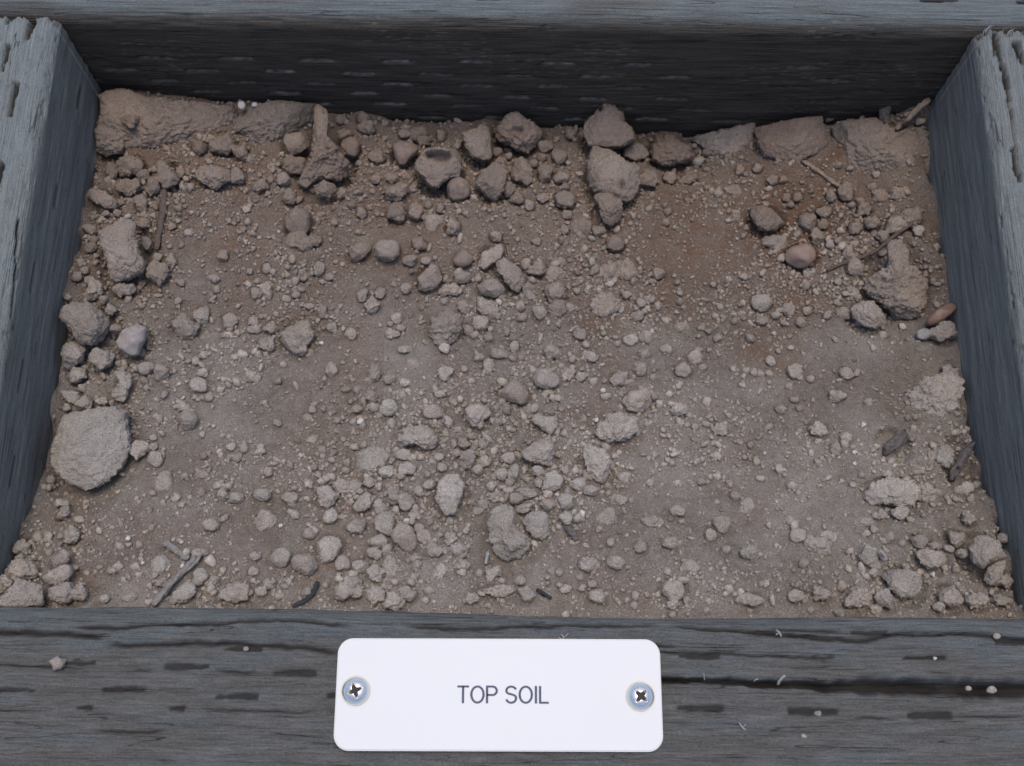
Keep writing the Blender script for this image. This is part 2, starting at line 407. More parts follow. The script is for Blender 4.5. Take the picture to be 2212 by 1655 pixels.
def tube(pts, rads, n=7, flat=1.0, seed=0, rough=0.0, ends=.25):
    """tapered bent rod through pts; returns V, quads (closed by end points pulled together)"""
    pts = np.array(pts, float); rads = np.array(rads, float)
    k = (len(pts)-1)*5+1
    t = np.linspace(0, len(pts)-1, k); P = np.stack([np.interp(t, np.arange(len(pts)), pts[:, i]) for i in range(3)], -1)
    for _ in range(3): P[1:-1] = (P[:-2]+2*P[1:-1]+P[2:])/4
    R = np.interp(t, np.arange(len(pts)), rads)
    R[0] *= ends; R[-1] *= ends
    T = np.gradient(P, axis=0); T /= np.linalg.norm(T, axis=1)[:, None]+1e-12
    V = []
    for i in range(k):
        up = np.array([0.02, 0.03, 1.0]); a = np.cross(T[i], up); a /= np.linalg.norm(a)+1e-12; b = np.cross(a, T[i])
        for j in range(n):
            th = 2*math.pi*j/n; rr = R[i]*(1+rough*float(pn(j*2.3, i*.75, seed+.5)))
            V.append(P[i]+a*rr*math.cos(th)+b*rr*flat*math.sin(th))
    Q = [(i*n+j, i*n+(j+1) % n, (i+1)*n+(j+1) % n, (i+1)*n+j) for i in range(k-1) for j in range(n)]
    V = np.array(V); c0 = len(V); V = np.vstack([V, P[0], P[-1]])
    for j in range(0, n-1, 2):
        Q.append((c0, (j+2) % n, j+1, j)); b_ = (k-1)*n; Q.append((c0+1, b_+j, b_+j+1, b_+(j+2) % n))
    return V, np.array(Q)
# frayed splinters on the ends and edges of the beams (pieces of the beams)
def splinter(parent, pl, rad, seed=0):
    V, Q = tube(pl, [rad*.6, rad, rad*.8, rad*.3][:len(pl)], 6, .5, seed)
    link('splinter', mesh_np('splinter', V-BOXLOC, Q), M_FIBRE, parent)
def zp(x, y, z): return at_z(float(x), float(y), z)
for i, (x, y, dx, dy) in enumerate([(2126, 66, 9, -5), (2131, 64, 16, -9), (2139, 62, 3, -7), (2166, 66, 9, -4), (2178, 70, 14, -6), (2190, 72, -5, -6), (2203, 74, 12, -5)]):
    splinter(BR, [zp(x-3, y+10, -.0006), zp(x, y, .0003), zp(x+dx*.6, y+dy, .0012), zp(x+dx, y+dy*.8, .0022)], .00016+.00006*(i % 3), i)
# ------------------------------------------------------------------ soil surface
CP = []
for x, y in [(230, 195), (205, 320), (180, 430), (158, 560), (135, 650), (118, 800), (110, 900), (90, 1050), (0, 1240)]: CP.append(at_axis(np.array(float(x)), np.array(float(y)), 0, XL))
for x, y in [(2003, 232), (2008, 330), (2035, 520), (2055, 650), (2070, 735), (2085, 850), (2105, 950), (2160, 1120), (2196, 1270)]: CP.append(at_axis(np.array(float(x)), np.array(float(y)), 0, XR))
for x, y in [(330, 205), (450, 214), (690, 230), (850, 256), (1100, 262), (1300, 268), (1500, 288), (1620, 275), (1780, 258), (1900, 246)]: CP.append(at_axis(np.array(float(x)), np.array(float(y)), 1, YB))
for X, Y, Z in [(-.12, .034, -.009), (-.09, .034, -.009), (-.05, .034, -.010), (0, .034, -.010), (.05, .034, -.011), (.09, .034, -.012), (.12, .034, -.015),
                (-.09, .165, -.040), (-.04, .165, -.046), (0, .168, -.049), (.05, .165, -.053), (.09, .165, -.050), (-.1, .13, -.038), (-.06, .13, -.043), (0, .13, -.046), (.05, .13, -.050), (.095, .13, -.049),
                (-.1, .09, -.031), (-.05, .09, -.034), (0, .09, -.031), (.05, .09, -.035), (.1, .09, -.036), (-.09, .06, -.022), (-.04, .06, -.022), (0, .06, -.019), (.05, .06, -.022), (.09, .06, -.024)]:
    CP.append(np.array([X, Y, Z]))
CP = np.array(CP)
def _tps(d): return d*d*np.log(d+1e-9)
_D = np.hypot(CP[:, None, 0]-CP[None, :, 0], CP[:, None, 1]-CP[None, :, 1])*10
_A = np.zeros((len(CP)+3,)*2); _A[:len(CP), :len(CP)] = _tps(_D)+np.eye(len(CP))*.02
_A[:len(CP), -3] = 1; _A[:len(CP), -2:] = CP[:, :2]*10; _A[-3, :len(CP)] = 1; _A[-2:, :len(CP)] = CP[:, :2].T*10
_W = np.linalg.solve(_A, np.concatenate([CP[:, 2], [0, 0, 0]]))
def base_h(x, y):
    sh = np.shape(x); x = np.ravel(x); y = np.ravel(y); out = np.zeros(len(x))+_W[-3]+(_W[-2]*x+_W[-1]*y)*10
    for i in range(len(CP)): out += _W[i]*_tps(np.hypot(x-CP[i, 0], y-CP[i, 1])*10)
    return out.reshape(sh)
def med_h(x, y):   # lumps of the size of a finger
    return .0025*fbm(x*48, y*55, 0, 3, 2)
def soil_h(x, y): return base_h(x, y)+med_h(x, y)
def micro_h(x, y, RM):
    return (.3+.7*RM)*(.0007*fbm(x*210, y*210, 0, 3, 5)) + (.25+.75*RM)*.0007*(np.abs(fbm(x*420, y*420, 0, 3, 6))-.2) + .00018*fbm(x*1100, y*1100, 0, 2, 14)
def hit(px, py, lift=0.0):
    px = np.asarray(px, float); py = np.asarray(py, float); z = np.full(px.shape, -.035)
    for _ in range(14):
        P = at_z(px, py, z); z = .4*z+.6*(soil_h(P[..., 0], P[..., 1])+lift)
    return at_z(px, py, z)
def rough_map(x, y):
    """0 on smooth silty patches, 1 where the ground is crumbly"""
    n = .5+1.1*fbm(x*30, y*30, 0, 3, 8)
    g = lambda cx, cy, sx, sy: np.exp(-((x-cx)/sx)**2-((y-cy)/sy)**2)
    n = n+.45*g(-.01, .075, .035, .03)+.35*g(.01, .115, .04, .02)+.5*g(-.12, .12, .012, .05)+.3*g(0, .17, .12, .012)+.35*g(.1, .145, .02, .015)+.35*g(0, .04, .12, .006)
    n = n-.55*g(.055, .15, .03, .012)-.5*g(.07, .055, .035, .014)-.4*g(-.1, .075, .02, .02)-.3*g(.11, .09, .02, .02)-.3*g(-.06, .145, .02, .012)
    return np.clip(n, 0, 1)
xs = np.arange(XL-.003, XR+.003, .00046); ys = np.arange(YF-.004, YB+.003, .00046)
X, Y = np.meshgrid(xs, ys, indexing='ij')
RM = rough_map(X, Y)
Z = soil_h(X, Y) + micro_h(X, Y, RM)
# the dry soil shrinks back from the timber in a thin dark crack
dw = np.minimum(X-XL, XR-X); Z = Z-.0045*np.exp(-(dw/.0012)**2)*sst(-.15, .3, pn(X*40, Y*90, 0, 3)); Z = Z-.004*np.exp(-((YB-Y)/.0009)**2)*sst(-.2, .2, pn(X*60, Y*30, 0, 4))
warm = .22*sst(.05, .5, fbm(X*40, Y*40, 0, 3, 12)) + .42*sst(-.25, .35, fbm(X*28, Y*28, 0, 3, 13)+1.1*sst(.09, .17, Y)-.42)  # reddish soil patches, plus the shade at the back put into the colour
for (px, py, s_, a_) in [(1650, 520, .022, .28), (1350, 480, .018, .2), (1700, 420, .02, .25), (420, 420, .02, .12),(1730, 545, .007, .7), (1735, 650, .006, .35), (1800, 480, .008, .35), (1820, 340, .006, .5), (1715, 490, .006, .5), (640, 340, .006, .3), (820, 470, .008, .3), (1480, 560, .012, .25), (1500, 460, .012, .22), (640, 740, .006, .3), (1650, 760, .008, .25), (1950, 880, .006, .3)]:
    P = hit(px, py); warm = warm+a_*np.exp(-((X-P[0])**2+(Y-P[1])**2)/s_**2)*(.6+.8*fbm(X*200, Y*200, 0, 3, 3))
nx, ny = X.shape; i = np.arange(nx-1)[:, None]; j = np.arange(ny-1)[None, :]
Q = np.stack([i*ny+j, (i+1)*ny+j, (i+1)*ny+j+1, i*ny+j+1], -1).reshape(-1, 4)
dry = sst(.15, .05, Y) if False else 1-sst(.06, .15, Y)  # front brightness painted into the soil colour, fading toward the back
tint = .12*fbm(X*18, Y*18, 0, 3, 33)+.13*dry*(.8+.6*fbm(X*25, Y*25, 0, 2, 34))
soil_me = mesh_np('soil', np.stack([X, Y, Z], -1).reshape(-1, 3), Q, warm=np.clip(warm, 0, 1).ravel(), tint=tint.ravel())
tag(link('soil', soil_me, M_SOIL), 'dry grey brown top soil filling the box', kind='structure')
print('soil', time.time()-T0)

# ------------------------------------------------------------------ clods
ICO = {}
for lv in (1, 2, 3, 4, 5, 6):
    bm = bmesh.new(); bmesh.ops.create_icosphere(bm, subdivisions=lv, radius=1)
    ICO[lv] = (np.array([v.co[:] for v in bm.verts]), np.array([[v.index for v in f.verts] for f in bm.faces])); bm.free()
def clod_mesh(name, outline, T, kind, lv, seed, R, holes=(), ax=None, back_shade=0.0, sil=False):
    """outline(phi) = radius in the seen plane (m); T = half thickness; R = mean radius; ax = 3x3 axes"""
    rg = np.random.default_rng(seed)
    v, fc = ICO[lv]
    rho = np.hypot(v[:, 0], v[:, 1]); phi = np.arctan2(v[:, 1], v[:, 0])
    e = {'r': .92, 's': .95, 'a': .70, 'c': .78, 'b': .45, 'f': .5}[kind]
    ez = {'r': .95, 's': 1., 'a': .75, 'c': .85, 'b': .55, 'f': .8}[kind]
    rr = outline(phi)*rho**e
    P = np.stack([rr*np.cos(phi), rr*np.sin(phi), T*np.sign(v[:, 2])*np.abs(v[:, 2])**ez], -1)
    if kind in 'abrcs':
        for _ in range({'a': 9, 'b': 4, 'r': 7, 'c': 6, 's': 3}[kind]):      # broken facets
            n = rg.normal(size=3); n[2] = abs(n[2])*(1.0 if kind == 'a' else 2.2)+.25; n[2] += .55 if sil else 0; n /= np.linalg.norm(n)
            lim = np.percentile(P@n, 100*rg.uniform(.86, .96))
            o = np.maximum(0, P@n-lim); P = P-o[:, None]*n*.88
    f0 = 1/max(R, 1e-4)
    if name == 'soil_slab': f0 = 260
    amp = {'r': .13, 's': .07, 'a': .15, 'c': .20, 'b': .07, 'f': .10}[kind]*R
    d = P/(np.linalg.norm(P, axis=1)[:, None]+1e-9)
    q = P*f0*.9
    o = rg.uniform(0, 100)
    h = amp*(.35 if name == 'soil_slab' else 1)*fbm(q[:, 0]+o, q[:, 1], q[:, 2], 3)
    R = R*(.45 if name == 'soil_slab' else 1)
    if True:
        ma = {'s': .22, 'r': .5, 'a': .9, 'c': 1.6, 'b': 1.25, 'f': 1.2}[kind]
        g = P*650
        h = h+ma*.00042*np.clip(fbm(g[:, 0]+o, g[:, 1], g[:, 2], 3, 5), -.6, .8)
        g = P*1700
        if lv >= 4: h = h+ma*.00020*fbm(g[:, 0]+o, g[:, 1], g[:, 2], 2, 9)
    if kind in 'abcfr':
        q2 = P*f0*2.6; g2 = .5-np.abs(fbm(q2[:, 0]+o, q2[:, 1], q2[:, 2], 3, 21)); h = h+{'a': .12, 'b': .06, 'c': .17, 'f': .1, 'r': .06}[kind]*R*(g2-.3)
    P = P+d*h[:, None]
    for (hx, hy, hr1, hr2, dp) in holes:
        nn = fbm(P[:, 0]*420+hx*9e3, P[:, 1]*420, 0, 3, 8)
        k = np.maximum(0, ((P[:, 0]-hx)/hr1)**2+((P[:, 1]-hy)/hr2)**2+.9*nn)
        P[:, 2] -= np.where(v[:, 2] > -.2, dp*np.exp(-k**2), 0)
    W = P@ax
    n_ = len(W)
    tv = rg.normal()*.08+.12-back_shade*.3  # clods near the back painted darker and redder to carry the shade there
    warm = np.full(n_, max(0, rg.normal()*.06+.05+back_shade)); tint = np.full(n_, tv)+.12*fbm(q[:, 0]+o, q[:, 1], q[:, 2]+4, 2)
    return mesh_np(name, W, fc, warm=warm, tint=tint)

CROP = {'A': (0, 200), 'B': (800, 200), 'C': (1660, 200), 'D': (0, 850), 'E': (800, 850), 'F': (1660, 850)}
def cpx(c, x, y):
    ox, oy = CROP[c]; return (ox+x/2.4578)*.8641, (oy+y/2.4578)*.8641
SC = .35157
M_SMOOTH = {'tan': plain('smooth_tan_pebble', (.235, .18, .15), .85, .35, nscale=700, bump=.00008), 'mauve': plain('smooth_mauve_pebble', (.36, .32, .305), .8, .35, nscale=500, bump=.00006),
            'red': plain('reddish_pebble', (.225, .15, .118), .9, .2, nscale=300, bump=.0002, dark=(.26, .20, .17)), 'blue': plain('bluish_pebble', (.29, .275, .26), .85, .3, nscale=700, bump=.00006),
            'rust': plain('rusty_shell_pebble', (.20, .125, .09), .5, .4, nscale=350, bump=.00006, dark=(.13, .08, .06)), 'white': plain('chalky_grit', (.58, .56, .52), .9, .2, nscale=2500, bump=.0001),
            'buff': plain('buff_pebble', (.36, .31, .265), .95, .2, nscale=1500, bump=.0001)}
LM = []     # landmarks for labels: (x, y, phrase)
ITEMS = []  # (x, y, w, h) of everything placed
def place(x, y, w, h, rot, kind, low=0.0, thick=None, poly=None, holes=(), mat=None, name='soil_clod', label=None, short=None, cat=None, zoff=0.0, hitz=None, color=None, lean=.5):
    size = max(w, h)
    scale0 = .32/F
    R = math.sqrt(w*h)*.5*scale0
    T = R*(thick if thick else {'r': .85, 's': .85, 'a': .8, 'c': .8, 'b': .7, 'f': .35}[kind])
    lift = T*(.48-low)+zoff
    C_ = hit(x, y, lift) if hitz is None else at_z(float(x), float(y), hitz)
    dist = float(np.dot(C_-CAM, CW)); s = dist/F
    ry = (CAM-C_); ry = ry/np.linalg.norm(ry)
    n = ry*(1-lean*.5)+np.array([0, 0, 1])*lean*.5; n = n/np.linalg.norm(n)
    a1 = CR-n*np.dot(CR, n); a1 /= np.linalg.norm(a1); a2 = np.cross(n, a1)
    seed = int(x*7+y*13) % 100000
    rg = np.random.default_rng(seed)
    if poly is not None:
        pp = np.array([((px_-x)*s, -(py_-y)*s) for px_, py_ in poly])
        # densify by casting rays from the centre
        N = 360; th = np.linspace(-math.pi, math.pi, N, endpoint=False); rad = np.zeros(N)
        for k in range(len(pp)):
            a, b = pp[k], pp[(k+1) % len(pp)]; e_ = b-a
            dx, dy = np.cos(th), np.sin(th); den = dx*e_[1]-dy*e_[0]
            with np.errstate(divide='ignore', invalid='ignore'):
                t = (a[0]*e_[1]-a[1]*e_[0])/den; u = (a[0]*dy-a[1]*dx)/den
            ok = (t > 0) & (u >= -1e-6) & (u <= 1+1e-6) & np.isfinite(t); rad = np.where(ok & (t > rad), t, rad)
        ker = np.ones(5)/5 if kind in 'b' else np.ones(7)/7
        pad = np.concatenate([rad[-20:], rad, rad[:20]]); rad = np.convolve(pad, ker, 'same')[20:-20]
        outline = lambda ph: np.interp((ph+math.pi) % (2*math.pi)-math.pi, np.append(th, math.pi), np.append(rad, rad[0]))
        R = float(np.mean(rad)); T = R*(thick if thick else {'r': .85, 's': .85, 'a': .75, 'c': .75, 'b': .65, 'f': .35}[kind])
    else:
        hw, hh = w*.5*s, h*.5*s; ro = math.radians(rot)
        jit = {'r': .05, 's': .03, 'a': .10, 'c': .10, 'b': .08, 'f': .1}[kind]
        p2, p3, p5 = rg.uniform(0, 6.28, 3)
        def outline(ph):
            q = ph-ro
            return hw*hh/np.sqrt((hh*np.cos(q))**2+(hw*np.sin(q))**2)*(1+jit*np.sin(2*ph+p2)+jit*np.sin(3*ph+p3)+jit*.5*np.sin(5*ph+p5))
    lv = 5 if size > 72 else (4 if size > 23 else 3)
    if poly is not None and size > 130: lv = 6
    hs = [((hx-x)*s, -(hy-y)*s, r1*s, r2*s, dp*R) for hx, hy, r1, r2, dp in holes]
    me = clod_mesh(name, outline, T, kind, lv, seed, R, hs, np.array([a1, a2, n]), .42*float(sst(.09, .175, C_[1])), poly is not None)  # painted shade for the clod colour grows toward the back timber
    o = link(name, me, mat or M_CLOD, None, C_)
    it = dict(o=o, P=C_, R=R, x=x, y=y, w=w, h=h, kind=kind, low=low, label=label, name=name, cat=cat)
    ITEMS.append(it)
    if short: LM.append((x, y, short, it))
    return o
def hero(c, pts, kind, label, short=None, low=0.0, thick=None, holes=(), mat=None, name='soil_clod', zoff=0.0, lean=.5):
    P = [cpx(c, *p) for p in pts]; a = np.array(P)
    x, y = (a.min(0)+a.max(0))/2
    cx_, cy_ = a.mean(0); x, y = (x+cx_)/2, (y+cy_)/2
    w, h = np.ptp(a, axis=0)
    hl = [(*cpx(c, hx, hy), r1*SC, r2*SC, dp) for hx, hy, r1, r2, dp in holes]
    return place(x, y, w, h, 0, kind, low, thick, P, hl, mat, name, label, short, zoff=zoff, lean=lean)

hero('A', [(640,100),(760,60),(900,110),(1180,130),(1430,150),(1450,200),(1380,290),(1180,370),(1000,440),(830,460),(760,440),(760,370),(700,340),(620,290),(640,200)], 'c', 'widest crusted slab of soil, filling the back left corner', 'the widest back slab', thick=.45, name='soil_slab', low=.2)
hero('A', [(1480,180),(1700,130),(1960,150),(1930,280),(1780,330),(1640,400),(1540,380),(1490,310),(1370,330),(1400,270)], 'c', 'crusted slab against the back timber between the widest slab and the crooked spire', thick=.5, name='soil_slab', low=.18)
hero('A', [(620,260),(700,270),(760,350),(750,440),(660,470),(600,440),(590,330)], 'c', 'rough lump wedged between the left timber and the widest back slab')
hero('A', [(1950,160),(2020,180),(2020,260),(2010,330),(2090,450),(2160,520),(2150,580),(2060,620),(1990,600),(1960,600),(1890,660),(1830,650),(1850,580),(1920,480),(1930,300),(1930,220)], 'c', 'tall crooked spire of caked soil leaning on the back timber', 'the crooked spire', thick=.7, zoff=.002)
hero('A', [(965,500),(1000,490),(1060,550),(1110,620),(1060,650),(1010,675),(970,620)], 'b', 'pointed triangular clod standing above the top of the thin brown reed', 'the triangular clod', thick=.7)
hero('A', [(530,680),(600,670),(690,710),(730,770),(690,800),(620,770),(560,740)], 'b', 'flat pale leaf-shaped chip of soil beside the left timber', 'the leaf-shaped chip', thick=.35, zoff=.001)
hero('A', [(610,930),(690,900),(765,850),(835,880),(830,960),(860,1080),(905,1130),(870,1190),(780,1230),(690,1235),(670,1140),(640,1050)], 'b', 'pale upright block-shaped clod with a flat face, near the left timber', 'the pale upright block', thick=.55, zoff=.003)
hero('A', [(905,1150),(950,1110),(1030,1130),(1030,1180),(1010,1230),(985,1280),(960,1250),(910,1220)], 'c', 'knobbly star-shaped clod just right of the foot of the pale upright block', thick=.8)
hero('A', [(430,1370),(550,1375),(620,1420),(665,1500),(640,1580),(590,1640),(500,1620),(420,1530),(375,1450),(390,1390)], 'a', 'large oval clod with orange flecks touching the left timber', 'the oval clod at the left timber', thick=.8, zoff=.001)
hero('A', [(715,1610),(750,1545),(840,1495),(895,1515),(890,1600),(855,1690),(810,1700),(730,1660)], 's', 'smooth pale mauve pebble right of the large oval clod', 'the smooth mauve pebble', mat=M_SMOOTH['mauve'], name='pebble', thick=.9, zoff=.001)
hero('A', [(1190,1420),(1270,1380),(1285,1440),(1275,1500),(1220,1510),(1190,1460)], 'a', 'small upright wedge of soil left of the reddish round lump', thick=.8)
hero('B', [(0,640),(20,620),(90,640),(105,680),(55,730),(-30,700),(-60,650)], 'a', 'angular tan clod at the foot of the crooked spire')
hero('B', [(440,400),(480,380),(560,380),(605,420),(580,470),(520,525),(485,530),(455,460)], 's', 'smooth brown pointed pebble left of the hollow cup-shaped clod', 'the pointed brown pebble', mat=M_SMOOTH['tan'], name='pebble', thick=.9, zoff=.001)
hero('B', [(590,520),(650,430),(740,425),(800,440),(835,405),(870,430),(865,520),(860,600),(800,610),(750,640),(720,670),(670,660),(640,610),(590,560)], 'b', 'hollow cup-shaped clod with a jagged rim in the back row', 'the hollow cup-shaped clod', holes=[(735,480,72,34,.75)], thick=.9, zoff=.003)
hero('B', [(870,330),(960,300),(1000,262),(1030,290),(1060,450),(1050,490),(1000,500),(930,480),(900,420),(880,370)], 'b', 'blocky clod with a sharp raised corner above right of the hollow cup-shaped clod', 'the sharp-cornered clod', thick=.8, zoff=.002)
hero('B', [(1070,300),(1130,240),(1210,205),(1260,240),(1330,290),(1365,340),(1340,400),(1280,450),(1200,430),(1140,400),(1090,360)], 'c', 'rough clod with a round crater in its face, against the back timber', 'the cratered clod', holes=[(1205,325,42,26,.42)], zoff=.001)
hero('B', [(1000,560),(1080,505),(1120,530),(1145,600),(1130,680),(1075,755),(1010,700),(955,640)], 'b', 'angular clod tapering downward right of a smooth round pebble', 'the tapering clod', thick=.8, zoff=.001)
place(*cpx('B', 850, 672), 150*SC, 155*SC, 0, 's', 0, mat=M_SMOOTH['tan'], name='pebble', label='smooth round brown pebble tucked under the hollow cup-shaped clod', short=None)
hero('B', [(1620,260),(1690,200),(1720,130),(1780,145),(1860,210),(1870,260),(1920,300),(1940,370),(1860,410),(1760,420),(1650,400),(1620,340)], 'b', 'peaked clod with a small hole near its tip, rising against the back timber', 'the peaked clod with a hole', holes=[(1722,185,12,14,.5)], thick=.6, zoff=.004)
hero('B', [(1680,400),(1790,440),(1890,510),(1965,540),(1960,640),(1920,740),(1880,760),(1780,710),(1680,690),(1640,600),(1650,500)], 'b', 'largest angular clod of the back row, with a dark pit low on its face', 'the largest angular back clod', holes=[(1852,660,13,16,.5)], thick=.7, zoff=.002)
hero('B', [(1670,700),(1760,690),(1850,730),(1865,800),(1850,870),(1790,900),(1740,870),(1720,790)], 'a', 'tooth-shaped clod hanging below the largest angular back clod', 'the tooth-shaped clod')
hero('B', [(985,1110),(1000,1060),(1060,1030),(1110,1005),(1135,1040),(1120,1090),(1060,1130),(1010,1175),(985,1150)], 'b', 'curled bean-shaped chip standing on edge near the centre', 'the curled bean-shaped chip', thick=.6, zoff=.001)
hero('B', [(1080,1130),(1130,1090),(1200,1140),(1250,1200),(1255,1260),(1220,1305),(1180,1290),(1130,1220),(1090,1180)], 'a', 'rough diagonal clod just below right of the curled bean-shaped chip', 'the rough diagonal clod', zoff=.001)
hero('B', [(595,1220),(640,1180),(680,1130),(735,1160),(755,1210),(720,1270),(650,1305),(600,1290)], 'a', 'two-tone rounded clod with a notched top, left of the centre chips', 'the notched clod')
hero('B', [(320,1320),(370,1380),(320,1450),(270,1385)], 'b', 'small diamond-shaped clod lying point down left of centre', 'the diamond-shaped clod', thick=.8)
hero('B', [(680,1470),(720,1420),(800,1410),(860,1450),(875,1540),(830,1610),(770,1640),(700,1610),(665,1550)], 'c', 'biggest crumbly clod in the middle of the box', 'the big crumbly middle clod')
hero('B', [(840,1360),(880,1350),(925,1400),(920,1440),(890,1450),(850,1410)], 'a', 'small upright clod perched above the big crumbly middle clod')
hero('C', [(560,290),(680,270),(840,240),(960,235),(980,320),(1000,400),(930,460),(820,510),(720,500),(620,470),(580,390)], 'b', 'cracked-off slab with a tan stain against the right half of the back timber', 'the tan-stained slab', name='soil_slab', thick=.5, low=.12, zoff=.001)
hero('C', [(160,350),(400,300),(540,265),(555,290),(540,340),(550,430),(480,480),(330,460),(250,410)], 'c', 'reddish slab of soil left of the tan-stained slab', name='soil_slab', thick=.45, low=.2)
hero('C', [(-90,330),(60,340),(150,400),(180,480),(100,520),(-20,530),(-100,480)], 'c', 'squat rough lump right of the largest angular back clod', 'the squat rough lump')
hero('C', [(985,230),(1030,170),(1060,190),(1050,240),(1000,260)], 'b', 'small reddish crumb standing on the crack right of the tan-stained slab', mat=M_SMOOTH['red'])
hero('C', [(985,290),(1080,250),(1300,240),(1420,330),(1600,270),(1640,400),(1680,520),(1640,620),(1500,600),(1350,560),(1220,590),(1100,530),(1040,440),(990,350)], 'c', 'broad crusty bank of soil filling the back right corner', 'the back right bank', name='soil_slab', thick=.3, low=.25)
hero('C', [(530,790),(600,765),(680,800),(740,880),(700,930),(580,925),(540,860)], 'a', 'blocky clod above left of the smooth reddish pebble', 'the blocky clod at right')
place(*cpx('C', 840, 1082), 185*SC, 150*SC, 0, 's', .1, mat=M_SMOOTH['red'], name='pebble', label='large smooth reddish pebble in the stained hollow at right', short='the smooth reddish pebble')
hero('C', [(1370,1000),(1420,975),(1490,1000),(1500,1060),(1480,1150),(1560,1200),(1610,1260),(1600,1380),(1560,1450),(1430,1510),(1400,1480),(1370,1400),(1300,1350),(1255,1320),(1260,1240),(1320,1190),(1380,1160),(1380,1080)], 'c', 'long fused lump with a narrow top, near the right timber', 'the long fused lump', thick=.5, low=.1)
hero('C', [(1160,1400),(1220,1355),(1290,1360),(1340,1430),(1370,1490),(1310,1525),(1230,1520),(1170,1460)], 'a', 'pale rounded clod below left of the long fused lump, with a dark gap behind', 'the pale gap-edged clod', zoff=.001)
place(*cpx('C', 1700, 1440), 200*SC, 85*SC, 35, 's', 0, mat=M_SMOOTH['rust'], name='pebble', label='long shiny rust-brown pebble by the right timber', short='the rust-brown pebble', zoff=.002)
place(*cpx('C', 1595, 1562), 90*SC, 75*SC, 0, 's', 0, mat=M_SMOOTH['blue'], name='pebble', label='small pale bluish pebble just below left of the rust-brown pebble')
place(*cpx('C', 1715, 1545), 170*SC, 130*SC, 0, 'c', .1, label='rough brown lump under the rust-brown pebble by the right timber')
hero('D', [(400,460),(490,450),(560,430),(700,400),(760,440),(770,560),(790,660),(740,790),(640,880),(550,920),(430,870),(350,800),(320,760),(340,660),(370,560)], 'b', 'largest clod of all, a massive rough block against the left timber', 'the largest clod', thick=.6, zoff=.002)
hero('D', [(690,200),(740,180),(810,220),(800,280),(780,340),(760,395),(710,370),(695,310),(750,260)], 'c', 'twisted pale clod above the top right corner of the largest clod', 'the twisted pale clod')
hero('D', [(370,310),(460,320),(500,360),(460,400),(400,360)], 'b', 'dark grey flake against the left timber above the largest clod', thick=.5)
hero('D', [(790,650),(830,615),(900,625),(925,680),(880,710),(840,745),(800,700)], 'a', 'wedge-shaped clod just right of the largest clod', 'the wedge-shaped clod')
hero('D', [(1600,1040),(1660,1050),(1700,1100),(1690,1160),(1640,1200),(1590,1190),(1560,1110)], 'a', 'smooth half-sunk slab-sided clod in the bare patch at lower left', 'the half-sunk clod', low=.35)
place(*cpx('D', 2020, 1285), 160*SC, 155*SC, 0, 'r', -.05, label='roundest ball-like pebble of the lower left heap', short='the ball-like pebble', name='pebble')
hero('D', [(1140,1490),(1190,1490),(1195,1560),(1150,1620),(1040,1620),(1060,1560)], 'b', 'peaked pale clod leaning on the forked stick', 'the peaked clod by the stick')
hero('D', [(1360,1540),(1430,1490),(1525,1500),(1520,1600),(1440,1620),(1350,1590)], 'b', 'square-cornered clod by the front timber right of the forked stick', 'the square-cornered clod')
hero('D', [(-10,1620),(100,1480),(200,1490),(260,1530),(262,1630),(100,1650)], 'b', 'wide triangular clod in the front left corner', 'the front left corner clod', zoff=.001)
place(*cpx('E', 1385, 240), 165*SC, 130*SC, 0, 'r', -.1, name='pebble', label='large flat-topped round pebble right of centre, upper of a leaning pair', short='the flat-topped pebble')
place(*cpx('E', 1195, 322), 175*SC, 140*SC, -20, 'r', 0, name='pebble', label='large tilted oval pebble, lower left of the leaning pair', short='the tilted oval pebble')
hero('E', [(1850,370),(1900,310),(2000,290),(2040,330),(2035,410),(1970,455),(1890,430)], 'a', 'plump smooth clod with a flat top, right of the leaning pebble pair', 'the plump clod')
hero('E', [(1700,520),(1760,470),(1860,450),(1940,480),(1955,550),(1880,600),(1780,640),(1710,610),(1695,560)], 'c', 'wide rough clod just below the plump clod', 'the wide rough clod')
hero('E', [(1300,500),(1340,445),(1390,470),(1450,475),(1465,520),(1420,590),(1360,550)], 'a', 'heart-shaped clod above the pale pointed clod', 'the heart-shaped clod')
hero('E', [(1230,700),(1300,640),(1410,590),(1440,680),(1420,790),(1350,760),(1270,740)], 'b', 'palest clod, smooth with a sharp top corner, right of centre', 'the pale pointed clod', zoff=.001, mat=M_CLOD)
hero('E', [(1610,660),(1650,630),(1680,660),(1750,670),(1785,740),(1780,830),(1740,890),(1690,870),(1640,810),(1630,740)], 'a', 'tall kidney-shaped clod right of the pale pointed clod', 'the kidney-shaped clod')
hero('E', [(480,610),(520,550),(610,520),(680,540),(720,610),(700,660),(640,680),(590,640),(520,650)], 'c', 'gritty arched clod with an undercut edge, left of centre', 'the arched gritty clod')
hero('E', [(220,780),(230,700),(310,650),(380,660),(430,710),(390,770),(320,820),(230,830)], 'r', 'broad half-buried clod left of the arched gritty clod', 'the broad buried clod', low=.35)
hero('E', [(725,870),(780,825),(850,825),(890,880),(880,960),(830,1070),(770,1070),(715,990)], 'r', 'tall egg-shaped clod in the middle of the lower heap', 'the egg-shaped clod', thick=.9)
hero('E', [(1060,1040),(1130,1010),(1190,1060),(1180,1140),(1230,1190),(1290,1220),(1280,1290),(1210,1340),(1140,1360),(1070,1320),(1045,1230),(1040,1120)], 'c', 'big boot-shaped clod at lower centre', 'the boot-shaped clod', thick=.6, zoff=.001)
hero('E', [(1240,1120),(1290,1060),(1350,1040),(1400,1090),(1415,1190),(1370,1230),(1300,1200)], 'a', 'angular grey clod touching the right side of the boot-shaped clod')
